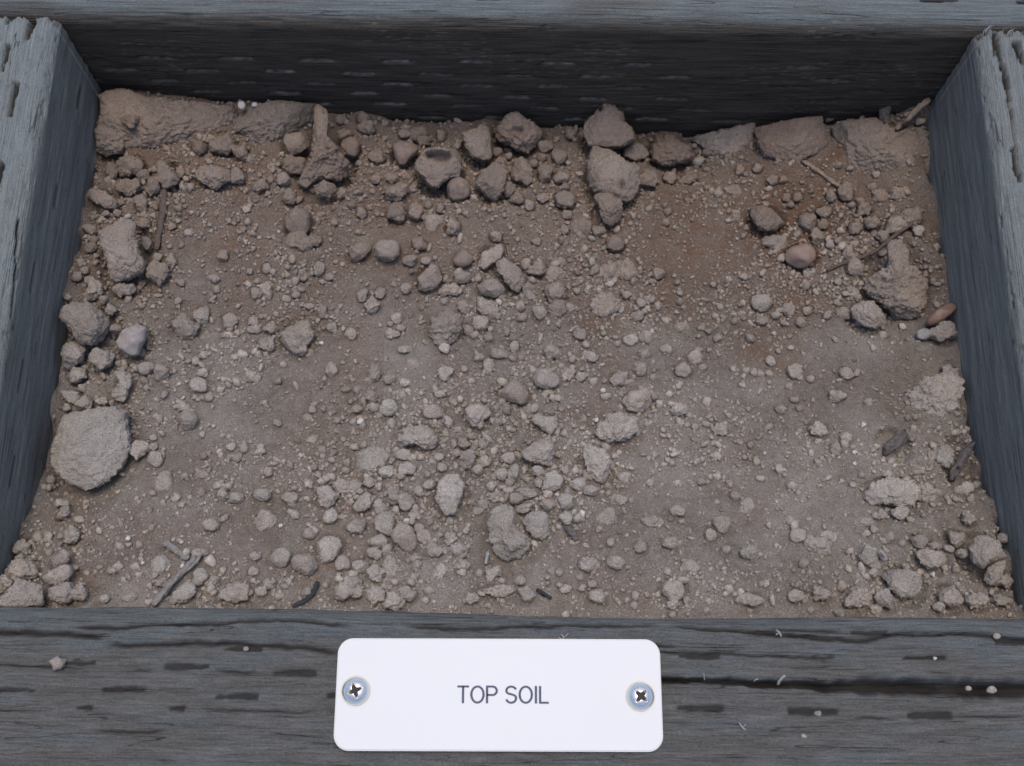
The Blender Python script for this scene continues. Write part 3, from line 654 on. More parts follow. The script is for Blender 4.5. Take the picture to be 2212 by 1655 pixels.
hero('E', [(320,110),(350,170),(375,210),(340,270),(290,275),(300,210)], 'c', 'crooked upright clod left of the leaning pebble pair', 'the crooked upright clod')
hero('E', [(850,800),(865,700),(920,670),(965,690),(940,770),(880,810)], 'c', 'narrow gritty clod between the egg-shaped and the arched gritty clods', 'the narrow gritty clod')
hero('E', [(1380,830),(1440,800),(1495,850),(1480,910),(1420,935),(1370,920)], 'a', 'squarish clod just below the pale pointed clod', 'the squarish clod')
hero('E', [(1775,240),(1820,210),(1890,190),(1895,240),(1860,290),(1800,280)], 'a', 'fin-shaped clod above left of the plump clod', 'the fin-shaped clod')
hero('E', [(1925,180),(1970,110),(2005,160),(1990,220),(1950,230)], 'a', 'drop-shaped clod pointing up, right of the fin-shaped clod')
hero('E', [(960,1540),(1100,1510),(1190,1510),(1195,1545),(1130,1580),(1020,1560)], 'b', 'flat pale wedge lying by the front timber at centre', 'the flat front wedge', thick=.5)
place(*cpx('E', 400, 1130), 130*SC, 140*SC, 0, 'r', -.2, label='upper of two plump touching pebbles in the lower heap', name='pebble', short='the upper plump pebble')
place(*cpx('E', 520, 1210), 175*SC, 140*SC, -38, 'r', -.1, label='lower, slanting one of two plump touching pebbles in the lower heap', name='pebble', short='the slanting plump pebble')
hero('F', [(890,540),(940,505),(990,530),(1000,570),(960,600),(910,580)], 'c', 'round knobbly clod in the bare ground left of the dark bark chip', 'the knobbly clod')
hero('F', [(1500,330),(1600,240),(1750,200),(1820,240),(1800,420),(1700,510),(1560,480),(1440,400)], 'c', 'big reddish mound of caked soil by the right timber', 'the reddish mound', low=.3, thick=.6)
hero('F', [(1230,950),(1290,880),(1370,850),(1520,870),(1560,940),(1520,1010),(1440,1030),(1350,1000),(1250,1020)], 'c', 'crusty undercut clod below the dark bark chip', 'the crusty undercut clod', thick=.5)
hero('F', [(1545,1310),(1590,1285),(1690,1300),(1745,1350),(1690,1400),(1610,1410)], 'a', 'long low clod left of the cracked stone', 'the long low clod')
hero('F', [(1335,1450),(1390,1420),(1500,1410),(1575,1450),(1585,1520),(1520,1590),(1440,1590),(1390,1540),(1370,1480)], 'b', 'largest clod by the front timber at lower right', 'the big front right clod', thick=.7)
hero('F', [(1880,1280),(1930,1210),(2000,1200),(2060,1250),(2090,1330),(1990,1360),(1950,1410),(1900,1370)], 'a', 'upper half of the cracked stone in the front right corner', 'the cracked stone', thick=.8, zoff=.003)
hero('F', [(1970,1440),(2020,1370),(2100,1350),(2100,1400),(2060,1460),(1990,1500)], 'a', 'lower half of the cracked stone in the front right corner', thick=.8, zoff=.001)
M_BARK = plain('dark_bark', (.15, .13, .125), .9, .2, nscale=1100, bump=.0003, dark=(.06, .052, .05))
hero('F', [(1330,735),(1340,700),(1360,640),(1400,600),(1440,560),(1490,545),(1502,590),(1480,640),(1420,670),(1370,712)], 'b', 'dark ridged bark chip on bare soil at right', 'the dark bark chip', thick=.35, mat=M_BARK, name='bark_chip')
hero('F', [(1745,865),(1760,800),(1800,750),(1828,690),(1850,640),(1890,605),(1912,610),(1890,680),(1850,735),(1848,770),(1800,830),(1780,872)], 'b', 'long split grey wood chip beside the right timber', 'the split wood chip', thick=.35, mat=M_BARK, name='wood_chip', zoff=.001)
hero('C', [(1320,180),(1350,170),(1392,150),(1385,220),(1392,330),(1340,325),(1330,260)], 'b', 'dark chip of bark upright against the back timber', None, thick=.4, mat=M_BARK, name='bark_chip', zoff=.002)
print('heroes', time.time()-T0)

# plain clods: crop, x, y, w, h, kind (capital = half buried), [rotation]
LIST = """
A 800 255 95 90 c;A 1483 155 46 50 w;A 1565 152 36 30 w;A 2150 420 110 140 r;A 1820 390 165 130 r;A 1800 520 150 110 c;A 1740 611 80 90 r;A 1600 650 90 70 a;A 1300 590 220 130 a;A 1370 400 170 110 c
A 1225 410 110 80 a;A 1480 450 90 95 c;A 1460 590 90 100 a;A 880 580 90 70 r;A 800 530 160 130 c;A 800 660 150 100 c;A 690 560 70 120 a;A 940 660 85 130 a;A 870 760 80 120 a;A 1115 570 62 70 r
A 972 1090 62 52 r;A 1050 1120 60 110 a;A 470 1210 60 60 r;A 520 1170 50 46 r;A 550 1230 60 55 r;A 580 1290 95 130 c;A 720 820 52 50 r;A 650 820 45 40 r;A 1510 795 50 45 t;A 1830 870 150 165 r
A 1840 990 160 120 C;A 1935 985 80 70 r;A 1370 1080 65 78 r;A 1055 900 52 46 r;A 1960 1160 65 105 r;A 2025 1210 55 50 r;A 1640 1300 62 115 r;A 1580 1312 70 80 a;A 1760 1345 55 50 r;A 1820 1320 50 46 r
A 1310 1220 80 46 a;A 1110 1245 55 46 r;A 1860 1200 55 70 c;A 1140 1520 150 140 c;A 1560 1485 75 60 a;A 1665 1525 95 60 r;A 1545 1533 60 46 r;A 1830 1590 190 190 q;A 1640 1625 105 80 c;A 1410 1480 90 90 r
A 680 1410 62 62 c;A 712 1527 72 50 r;A 2150 1560 70 60 r;A 560 1030 70 70 r;A 560 920 90 60 a;A 900 1000 60 80 R;A 760 1290 130 80 C;A 1640 1160 60 60 r;A 1900 1390 60 40 r;A 1980 1420 60 80 a;A 880 880 80 60 a;A 1780 720 80 90 a
B 270 235 90 75 a;B 285 292 90 90 c;B 600 330 110 90 a;B 640 376 82 62 c;B 1940 440 130 100 c;B 1385 410 92 76 r;B 1470 470 92 92 r;B 1380 570 92 112 a;B 1240 565 130 150 c;B 1360 476 60 50 r
B 1480 600 92 72 r;B 1370 725 72 60 r;B 1505 740 120 120 c;B 1290 770 62 62 r;B 1520 830 62 56 r;B 1160 680 60 115 a;B 1210 730 90 70 a;B 470 690 150 90 c 20;B 585 810 85 112 r;B 470 820 110 120 c
B 255 820 60 70 r;B 700 880 115 115 R;B 815 900 92 92 a;B 340 610 62 62 r;B 445 600 92 60 a;B 355 470 100 80 c;B 237 1055 145 100 a 12;B 410 1050 150 145 r;B 610 1010 86 80 a;B 555 1110 82 76 a
B 880 1100 120 100 s;B 1055 1282 155 112 r;B 880 1215 102 76 r;B 1335 1165 112 90 c;B 1440 1200 130 115 C;B 1450 1318 125 150 c;B 1450 1420 130 120 C;B 370 1310 66 72 r;B 260 1320 62 90 a;B 530 1280 66 72 r
B 470 1465 66 72 r;B 430 1500 46 40 r;B 500 1525 60 50 r;B 445 1560 80 60 c;B 1020 1400 105 110 c;B 990 1500 90 130 a;B 915 1540 62 90 a;B 1060 1435 90 100 c;B 800 1290 130 70 c;B 1240 1460 60 60 a
B 1230 1390 60 62 r;B 1350 1430 82 82 r;B 1600 905 135 130 R;B 1710 930 82 66 a;B 1812 1010 112 105 r;B 1780 1180 130 120 C;B 1895 1170 115 110 C;B 2080 1190 82 70 r;B 1750 1400 200 160 C;B 1880 1320 62 56 c
B 1950 1450 82 66 r;B 1970 1370 60 60 r;B 1595 1560 72 90 a;B 1910 1598 88 66 r;B 2000 1582 86 80 r;B 1280 1275 72 62 r;B 1295 1330 60 46 r;B 1265 1130 62 76 r;B 1480 1120 60 60 R;B 1080 960 76 66 r
B 2150 600 82 70 r;B 2010 610 130 90 c;B 1540 330 60 72 c;B 1090 440 60 60 r;B 1160 470 50 50 r;B 1312 515 62 50 r;B 130 240 72 60 r;B 145 332 102 60 a;B 140 690 70 70 a;B 520 330 70 60 r;B 745 345 60 70 a;B 1500 920 60 60 r;B 665 770 52 50 r;B 740 790 50 60 r;B 650 1110 60 50 r;B 1330 990 60 50 r;B 190 1560 70 70 r;B 75 1520 66 60 r
C 210 500 76 60 t;C 260 445 62 56 r;C 40 600 82 60 r;C 160 600 102 72 c;C 465 560 52 72 r;C 575 540 62 60 r;C 670 615 72 62 r;C 1115 685 92 112 r;C 1025 712 60 80 a;C 985 812 82 82 a
C 880 870 100 120 a;C 940 960 76 100 a;C 975 890 60 60 r;C 1175 1150 92 115 r;C 1345 960 72 80 a;C 1425 890 102 112 a;C 1285 880 92 82 a;C 1175 910 76 82 a;C 1525 840 112 130 c;C 1565 930 62 80 t
C 600 1370 128 108 r;C 765 1410 82 82 r;C 600 1480 82 56 a;C 686 1445 56 50 r;C 1105 1436 96 76 R;C 1000 1450 60 50 r;C 840 1490 66 60 r;C 880 1420 56 56 r;C 1170 1320 60 90 C;C 1130 1060 62 90 a
C 1020 1012 52 60 r;C 1070 1240 46 46 r;C 690 1000 140 100 C;C 1575 255 60 46 t;C 1230 790 92 72 c;C 430 680 92 72 R;C 110 1520 100 60 R;C 1330 720 110 90 C;C 1170 1010 50 50 r;C 820 720 60 60 a;C 750 720 50 60 a;C 440 840 70 60 R;C 1440 700 100 90 C
D 480 212 102 92 c;D 620 120 150 110 c;D 445 90 120 170 c;D 520 390 100 90 a;D 895 175 102 76 r;D 990 202 92 92 a;D 1225 280 120 90 r;D 1125 410 102 60 a;D 1150 490 130 112 r;D 955 730 96 92 r
D 945 655 50 50 r;D 1010 880 112 140 R;D 1450 970 92 76 r;D 1370 950 72 70 a;D 1610 950 106 80 r;D 1790 980 96 86 a;D 2040 180 76 90 r;D 1540 225 62 72 r;D 1700 510 56 50 r;D 1500 665 56 56 r
D 1420 656 60 46 r;D 1600 680 56 90 a;D 1295 1135 112 72 r;D 1810 1076 50 46 r;D 2030 1085 92 86 r;D 1900 1190 76 72 r;D 2105 1375 96 100 r;D 1725 1340 122 112 r;D 1875 1380 155 125 r -20;D 1570 1330 76 50 r
D 1558 1420 62 60 r;D 1235 1445 92 86 r;D 990 1385 106 115 R;D 1010 1490 112 52 c;D 1220 1310 82 62 c;D 375 1350 105 100 a;D 360 1445 170 105 r 22;D 385 1560 150 130 a;D 140 1420 150 140 c;D 30 1500 80 112 c
D 140 1280 102 90 c;D 395 1065 76 92 a;D 370 1002 82 50 a;D 440 1210 92 112 c;D 490 1550 112 90 c;D 690 1415 72 40 a;D 1600 1545 72 60 r;D 1655 1500 92 60 c;D 800 1590 92 50 R;D 1200 130 46 50 r
D 1920 430 50 56 r;D 1740 150 46 40 r;D 1890 480 60 60 R;D 1920 615 90 60 R;D 530 560 1 1 x;D 1240 830 80 60 R;D 1650 810 60 60 r;D 1100 1350 1 1 x;D 640 1590 70 50 r;D 940 600 50 40 r;D 310 860 50 50 r;D 300 905 40 40 r;D 410 415 46 50 r;D 640 375 50 50 a
E 275 1000 122 112 a;E 370 1030 82 92 a;E 525 995 98 112 r;E 455 950 82 112 c;E 675 890 78 66 r;E 605 930 60 62 a;E 420 415 102 112 r;E 335 415 62 62 r;E 225 425 72 50 r;E 695 440 112 92 r
E 315 350 76 72 c;E 430 245 82 56 r;E 515 265 72 50 r;E 740 335 76 46 a;E 970 460 150 138 c;E 790 505 62 62 c;E 510 705 102 68 r;E 535 790 98 78 r;E 410 810 92 76 r;E 495 835 66 46 a
E 880 635 82 66 a;E 960 640 46 46 r;E 1015 745 68 68 t;E 965 800 76 62 r;E 1160 725 86 66 r;E 840 695 56 50 r;E 730 720 66 50 r;E 750 785 62 50 r;E 1120 825 76 76 r;E 1190 820 76 92 a
E 1345 810 66 76 a;E 1345 885 50 56 r;E 1580 890 92 76 a;E 1660 925 98 66 r;E 1510 990 90 105 r;E 1270 940 118 66 a -15;E 1205 975 92 72 r;E 1146 925 50 46 r;E 1260 1032 102 60 a 15;E 1400 1012 82 72 a
E 1000 1010 82 60 r;E 1080 962 82 52 R;E 1050 900 56 60 t;E 1510 1092 92 72 a;E 980 1050 82 60 R;E 300 875 76 62 r;E 360 905 50 50 r;E 160 905 170 90 C;E 40 960 130 112 c;E 230 1150 112 92 c
E 360 1240 112 80 r;E 335 1310 92 76 r;E 250 1390 92 82 r;E 345 1435 102 100 c;E 445 1410 100 120 C;E 610 1155 62 60 r;E 700 1295 96 92 a;E 800 1225 82 82 c;E 855 1295 92 100 c;E 878 1385 76 76 c
E 595 1385 56 76 a;E 735 1430 90 90 C;E 640 1205 92 80 R;E 590 1080 72 60 R;E 770 205 98 86 c;E 976 110 62 62 r;E 1036 155 72 86 r;E 1100 85 122 66 a -12;E 1428 75 112 78 r -15;E 1665 105 82 66 r
E 1985 85 76 62 a;E 2125 60 68 62 r;E 1530 210 62 76 c;E 520 60 102 46 r;E 765 50 62 62 r;E 888 177 46 40 r;E 1195 40 56 72 r;E 570 152 82 80 R;E 1815 985 170 58 C;E 1760 1090 150 105 R 30
E 2050 1120 112 80 C;E 1785 1240 56 52 r;E 1970 1270 70 72 r;E 2157 1245 92 62 c;E 1818 1370 112 78 r;E 1645 1380 112 80 c;E 2182 1050 72 62 r;E 180 1530 180 125 c 20;E 455 1610 150 90 c;E 530 1560 112 82 c
E 340 1570 112 110 c;E 930 1590 82 50 c;E 1700 1580 102 92 r;E 1270 1560 102 82 c;E 1510 1530 72 50 r;E 2172 1540 132 135 r;E 1060 1440 100 82 C;E 1230 1482 62 60 r;E 1430 1420 72 60 R;E 1290 430 60 40 R;E 1755 345 60 50 r;E 1600 225 60 60 c;E 1730 70 1 1 x;E 900 1170 44 46 r;E 540 1112 46 44 r;E 1870 850 80 80 R;E 2025 875 50 46 r;E 1510 805 50 50 r;E 850 550 50 40 r
F 120 185 98 92 r;F 185 110 86 96 r;F 235 170 50 46 r;F 20 60 60 60 r;F 1115 205 86 82 r;F 900 240 52 50 r;F 770 285 46 40 r;F 805 195 92 92 c;F 1060 345 92 82 c;F 720 430 66 60 r
F 90 430 86 82 c;F 345 550 82 72 c;F 1055 670 60 86 r;F 1120 600 76 60 r;F 1710 715 155 125 C;F 1760 200 100 72 c;F 1620 940 130 100 C;F 1325 1075 86 56 c;F 1450 1060 102 72 c;F 1845 915 115 72 R 25
F 1915 890 46 42 u;F 1870 1105 82 66 c;F 508 1030 100 112 R;F 85 1050 96 66 r;F 355 1130 116 102 r;F 290 1195 66 76 r;F 820 1198 96 92 r;F 435 960 66 56 r;F 1000 1210 112 70 R;F 950 1265 165 105 C
F 40 1245 96 76 a;F 380 1290 60 56 r;F 525 1305 112 76 c;F 1230 1115 170 68 R;F 1572 1240 92 88 a;F 1800 1220 98 96 a;F 1665 1265 86 52 a;F 1830 1312 66 62 r;F 1258 1345 112 130 c;F 1286 1430 60 50 r
F 857 1370 62 62 r;F 165 1400 112 96 R;F 1760 1580 140 122 r;F 2085 1220 62 72 a;F 2090 1480 112 72 c;F 1920 1605 150 80 c;F 2070 1600 150 60 c;F 1360 1590 112 112 a;F 1190 1590 132 122 c;F 810 1570 92 76 r
F 520 1600 165 78 r;F 960 1560 112 82 c;F 1390 1212 60 56 r;F 1750 1282 70 46 r;F 1245 1187 46 46 r;F 1290 1165 50 46 r;F 232 868 56 52 r;F 826 940 36 34 r;F 1160 890 44 40 r;F 770 1110 60 60 R;F 500 190 56 50 r;F 550 200 50 54 r;F 645 210 48 50 r;F 655 130 50 80 r 30;F 480 280 46 40 r;F 60 1620 80 50 c;F 2010 1480 70 60 c;F 1690 1640 70 60 r
"""
N0 = len(ITEMS)
for row in LIST.replace('\n', ';').split(';'):
    f = row.split()
    if len(f) < 6 or f[5] == 'x': continue
    c, x, y, w_, h_, k = f[0], float(f[1]), float(f[2]), float(f[3]), float(f[4]), f[5]
    rot = float(f[6]) if len(f) > 6 else 0
    X_, Y_ = cpx(c, x, y); low = .45 if k in 'RC' else 0.0
    mat = None; nm = 'pebble' if k in 'rRswtuq' else 'soil_clod'; zo = 0
    kk = {'w': 's', 't': 'r', 'u': 's', 'q': 'c'}.get(k, k.lower())
    if k == 'w': mat = M_SMOOTH['white']
    if k == 't': mat = M_SMOOTH['buff']
    if k == 'u': mat = M_SMOOTH['blue']
    if k == 's': mat = M_SMOOTH['tan']
    if c == 'A' and y < 260 and k in 'wc': zo = .006
    place(X_, Y_, w_*SC*1.04, h_*SC*1.04, rot, kk, low, mat=mat, name=nm, zoff=zo)
    ITEMS[-1]['code'] = k
    if k == 'q': LM.append((X_, Y_, 'the reddish round lump', ITEMS[-1])); ITEMS[-1]['label'] = 'large reddish round lump at the middle of the left half'; ITEMS[-1]['name'] = 'soil_clod'; ITEMS[-1]['o'].name = 'soil_clod'
# every clod sits in a loose gap of its own: sink the ground round it
Zm = Z.copy()
for it in ITEMS:
    if it['low'] > .1 or it['R'] < .0005: continue
    cx_, cy_ = it['P'][0], it['P'][1]; ex, ey = it['w']*.5*.000129*1.0, it['h']*.5*.000129*1.12
    i0, i1 = np.searchsorted(xs, [cx_-2*ex-.001, cx_+2*ex+.001]); j0, j1 = np.searchsorted(ys, [cy_-2*ey-.001, cy_+2*ey+.001])
    if i1 <= i0 or j1 <= j0: continue
    dx = (X[i0:i1, j0:j1]-cx_)/ex; dy = (Y[i0:i1, j0:j1]-(cy_-.12*ey))/ey; d_ = np.hypot(dx, dy)
    k_ = .42+.35*RM[i0:i1, j0:j1]+.75*np.maximum(sst(.125, .16, Y[i0:i1, j0:j1]), sst(.095, .115, np.abs(X[i0:i1, j0:j1]))); g_ = min(.0034, .62*min(ex, ey))*k_*np.where(d_ < 1, 1, np.exp(-((d_-1)/.30)**2))
    Zm[i0:i1, j0:j1] = np.minimum(Zm[i0:i1, j0:j1], Z[i0:i1, j0:j1]-g_)
co_ = np.stack([X, Y, Zm], -1).reshape(-1, 3).astype(np.float32); soil_me.vertices.foreach_set('co', co_.ravel()); soil_me.update()
def ground_z(x, y):      # height of the finished ground sheet
    fi = np.clip((x-xs[0])/(xs[1]-xs[0]), 0, len(xs)-1.001); fj = np.clip((y-ys[0])/(ys[1]-ys[0]), 0, len(ys)-1.001)
    i_, j_ = fi.astype(int), fj.astype(int); a_, b_ = fi-i_, fj-j_
    return Zm[i_, j_]*(1-a_)*(1-b_)+Zm[i_+1, j_]*a_*(1-b_)+Zm[i_, j_+1]*(1-a_)*b_+Zm[i_+1, j_+1]*a_*b_
print('clods', len(ITEMS), time.time()-T0)

# ------------------------------------------------------------------ plant bits, wood bits
M_TWIG = plain('dead_grey_twig', (.25, .225, .205), .85, .2, nscale=1600, bump=.00015)
M_TAN = plain('tan_root', (.28, .215, .17), .85, .2, nscale=1200, bump=.0002)
M_DARK = plain('dark_sliver', (.035, .035, .04), .7, .3, nscale=1500, bump=.0001)
M_REED = plain('brown_reed', (.12, .092, .078), .85, .2, nscale=1200, bump=.0001)
EXTRA = []
def stick(c, pts, r, mat, name, cat, label, short=None, flat=.8, dz=.001, fork=None, n=13, rough=.9):
    px = np.array([cpx(c, p[0], p[1]) for p in pts]); P = hit(px[:, 0], px[:, 1]); P[:, 2] += dz
    for i_, p in enumerate(pts):
        if len(p) > 2: P[i_] = at_z(float(px[i_, 0]), float(px[i_, 1]), P[i_, 2]+p[2])
    rr = np.full(len(pts), r*SC*.32/F)*np.linspace(1, .8, len(pts))
    loc = P.mean(0)
    V, Q = tube(P-loc, rr, n, flat, 3, rough, .7)
    if fork is not None:
        pf = np.array([cpx(c, p[0], p[1]) for p in fork]); Pf = hit(pf[:, 0], pf[:, 1]); Pf[:, 2] += dz
        V2, Q2 = tube(Pf-loc, np.full(len(fork), r*.55*SC*.32/F), n, flat, 8, rough, .7); Q = np.vstack([Q, Q2+len(V)]); V = np.vstack([V, V2])
    o = link(name, mesh_np(name, V, Q, warm=np.zeros(len(V)), tint=np.zeros(len(V))), mat, None, loc)
    tag(o, label, cat); x, y = px.mean(0)
    if short: LM.append((x, y, short, None))
    return o
stick('D', [(950, 1635), (1030, 1540), (1110, 1450), (1180, 1375), (1210, 1330)], 17, M_TWIG, 'stick', 'stick', 'forked grey stick lying against the front timber at lower left', 'the forked stick', fork=[(1110, 1450), (1190, 1400), (1240, 1330)], dz=.0015)
stick('D', [(1015, 1240), (1060, 1280), (1120, 1320), (1165, 1350)], 21, M_TWIG, 'wood_chip', 'wood chip', 'short weathered wood chip above the forked stick', 'the short wood chip', flat=.6)
stick('C', [(845, 505), (930, 560), (1010, 620), (1075, 665)], 14, M_TAN, 'stalk', 'stalk', 'straight pale stalk below the tan-stained slab', 'the straight pale stalk')
stick('C', [(1635, 120, .004), (1560, 170, .003), (1500, 240, .002), (1440, 300), (1405, 335)], 22, M_TAN, 'root', 'root', 'knotty tan root in the back right corner', 'the knotty tan root', dz=.003, rough=.5)
stick('C', [(1550, 870), (1400, 970), (1300, 1060), (1180, 1110), (1080, 1140), (990, 1185)], 12, M_REED, 'root', 'root', 'thin curved brown root crossing the hollow right of the smooth reddish pebble', None, dz=.0012)
stick('A', [(1012, 680), (1004, 800), (985, 920), (965, 1050)], 24, M_REED, 'reed', 'reed', 'long thin dark brown reed standing along the back left bank', 'the thin brown reed', flat=.5, dz=.0008)
stick('E', [(1510, 1150), (1540, 1190), (1575, 1240)], 16, M_BARK, 'twig', 'twig', 'short dark twig right of the boot-shaped clod', 'the short dark twig', flat=.6, fork=[(1545, 1150), (1580, 1230)])
stick('E', [(1330, 1535), (1375, 1565), (1420, 1590)], 10, M_DARK, 'sliver', 'sliver', 'thin black sliver near the front timber right of centre', None, dz=.0012)
stick('D', [(1960, 1490), (1930, 1560), (1880, 1610), (1800, 1640)], 12, M_DARK, 'dry_leaf', 'leaf', 'dark curled blade of dry leaf at the front timber', None, flat=.3, dz=.0015)
stick('E', [(1035, 1305), (1025, 1340), (1018, 1380)], 10, M_FIBRE, 'straw', 'straw', 'short white fibre standing left of the boot-shaped clod', None, dz=.0012)
stick('F', [(1300, 1300), (1330, 1330), (1340, 1345)], 8, M_FIBRE, 'straw', 'straw', 'tiny white feathery fibre above the big front right clod', None, dz=.003)
stick('B', [(1120, 1000), (1140, 1050), (1152, 1100)], 3, M_DARK, 'hair_root', 'root', 'hair-thin dark root beside the curled bean-shaped chip', None, dz=.003)

# chalk-white grit, one thing each
def speck(c, x, y, s, label):
    X_, Y_ = cpx(c, x, y); o = place(X_, Y_, s*SC, s*.8*SC, x % 90, 'a', 0, mat=M_SMOOTH['white'], name='white_grit', label=label, cat='grit', zoff=.0004)
for q in [('E', 250, 500, 48, 'larger white chip of grit left of the arched gritty clod'), ('E', 1610, 1070, 48, 'larger white chip of grit above the short dark twig'), ('E', 1738, 312, 34, 'white chip of grit left of the plump clod'),
          ('E', 1697, 493, 28, 'small white chip beside the top of the wide rough clod'), ('D', 790, 1217, 32, 'white chip in the bare soil at far lower left'), ('D', 880, 1370, 28, 'white chip left of the forked stick'),
          ('D', 1120, 1387, 28, 'white chip between the wood chip and the forked stick'), ('D', 1975, 22, 32, 'white chip right of the reddish round lump'), ('F', 1225, 520, 32, 'white chip above left of the dark bark chip'),
          ('F', 1172, 690, 28, 'upper of two white chips left of the dark bark chip'), ('F', 1170, 758, 26, 'lower of two white chips left of the dark bark chip'), ('F', 618, 695, 20, 'white chip alone in the middle of the bare right patch'),
          ('D', 1040, 1445, 22, 'tiny white chip touching the left side of the forked stick'), ('E', 1330, 1045, 24, 'tiny white chip on top of the angular grey clod'), ('E', 540, 1112, 42, 'pale squarish chip above the slanting plump pebble'),
          ('D', 1725, 1140, 26, 'white chip right of the half-sunk clod'), ('F', 1650, 1440, 36, 'pale buff chip right of the big front right clod'), ('D', 1115, 1240, 22, 'white chip above the short wood chip')]:
    speck(*q)

# labels ------------------------------------------------------------
used = set(it['label'] for it in ITEMS if it['label'])
areas = [it['w']*it['h'] for it in ITEMS]
def dirword(dx, dy):
    a = math.degrees(math.atan2(-dy, dx)) % 360
    return ['right of', 'above right of', 'above', 'above left of', 'left of', 'below left of', 'below', 'below right of'][int(((a+22.5) % 360)//45)]
def describe(it):
    s = math.sqrt(it['w']*it['h']); k = it.get('code', it['kind'])
    sz = 'tiny' if s < 21 else 'small' if s < 29 else 'mid-sized' if s < 42 else 'large'
    el = it['w']/it['h']
    form = 'elongated' if el > 1.5 else 'upright' if el < .72 else ''
    sh = {'r': 'rounded', 'R': 'half-buried rounded', 'a': 'angular', 'c': 'crumbly', 'C': 'half-buried crumbly', 's': 'smooth brown', 'w': 'chalky white', 't': 'buff tan', 'u': 'pale bluish', 'q': 'reddish'}.get(k, 'rough')
    return ' '.join(t for t in (sz, form, sh, 'pebble' if it['name'] == 'pebble' else 'clod') if t)
for it in sorted(ITEMS, key=lambda t: -t['w']*t['h']):
    if it['label']: continue
    d = describe(it); cand = sorted(LM, key=lambda L: (L[0]-it['x'])**2+(L[1]-it['y'])**2)[:6]
    near = cand[0]; ds = lambda L: math.hypot(L[0]-it['x'], L[1]-it['y'])
    def phrase(L):
        q = ds(L)-(max(L[3]['w'], L[3]['h'])*.5 if L[3] else 20)-max(it['w'], it['h'])*.5
        pre = 'touching' if q < 3 else 'just' if q < 22 else 'a little' if q < 70 else 'well'
        dw = dirword(it['x']-L[0], it['y']-L[1])
        if pre == 'touching': return 'close against '+L[2]+', '+dw.replace(' of', '')+' of it' if ' of' in dw else 'close '+dw+' '+L[2]
        return pre+' '+dw+' '+L[2]
    opts = [d+' '+phrase(near)]
    for L in cand[1:]: opts.append(d+' '+phrase(L))
    for i_ in range(1, 5):
        opts.append(d+' '+phrase(near)+' and '+dirword(it['x']-cand[i_][0], it['y']-cand[i_][1])+' '+cand[i_][2])
    for i_ in range(2, 6):
        opts.append(d+' '+dirword(it['x']-cand[1][0], it['y']-cand[1][1])+' '+cand[1][2]+' and '+dirword(it['x']-cand[i_][0], it['y']-cand[i_][1])+' '+cand[i_][2])
    ok = [o_ for o_ in opts if len(o_.split()) <= 16]
    it['label'] = next((o_ for o_ in ok if o_ not in used), ok[0]); used.add(it['label'])
for it in ITEMS:
    cat = it['cat'] or {'pebble': 'pebble', 'soil_clod': 'clod', 'soil_slab': 'soil slab', 'bark_chip': 'bark chip', 'wood_chip': 'wood chip'}.get(it['name'], 'clod')
    grp = {'pebble': 'rounded pebbles lying on the soil', 'clod': 'clods of dry soil lying in the box', 'soil slab': 'crusted slabs along the back timber', 'grit': 'white grit scattered on the soil'}.get(cat)
    tag(it['o'], it['label'], cat, grp)

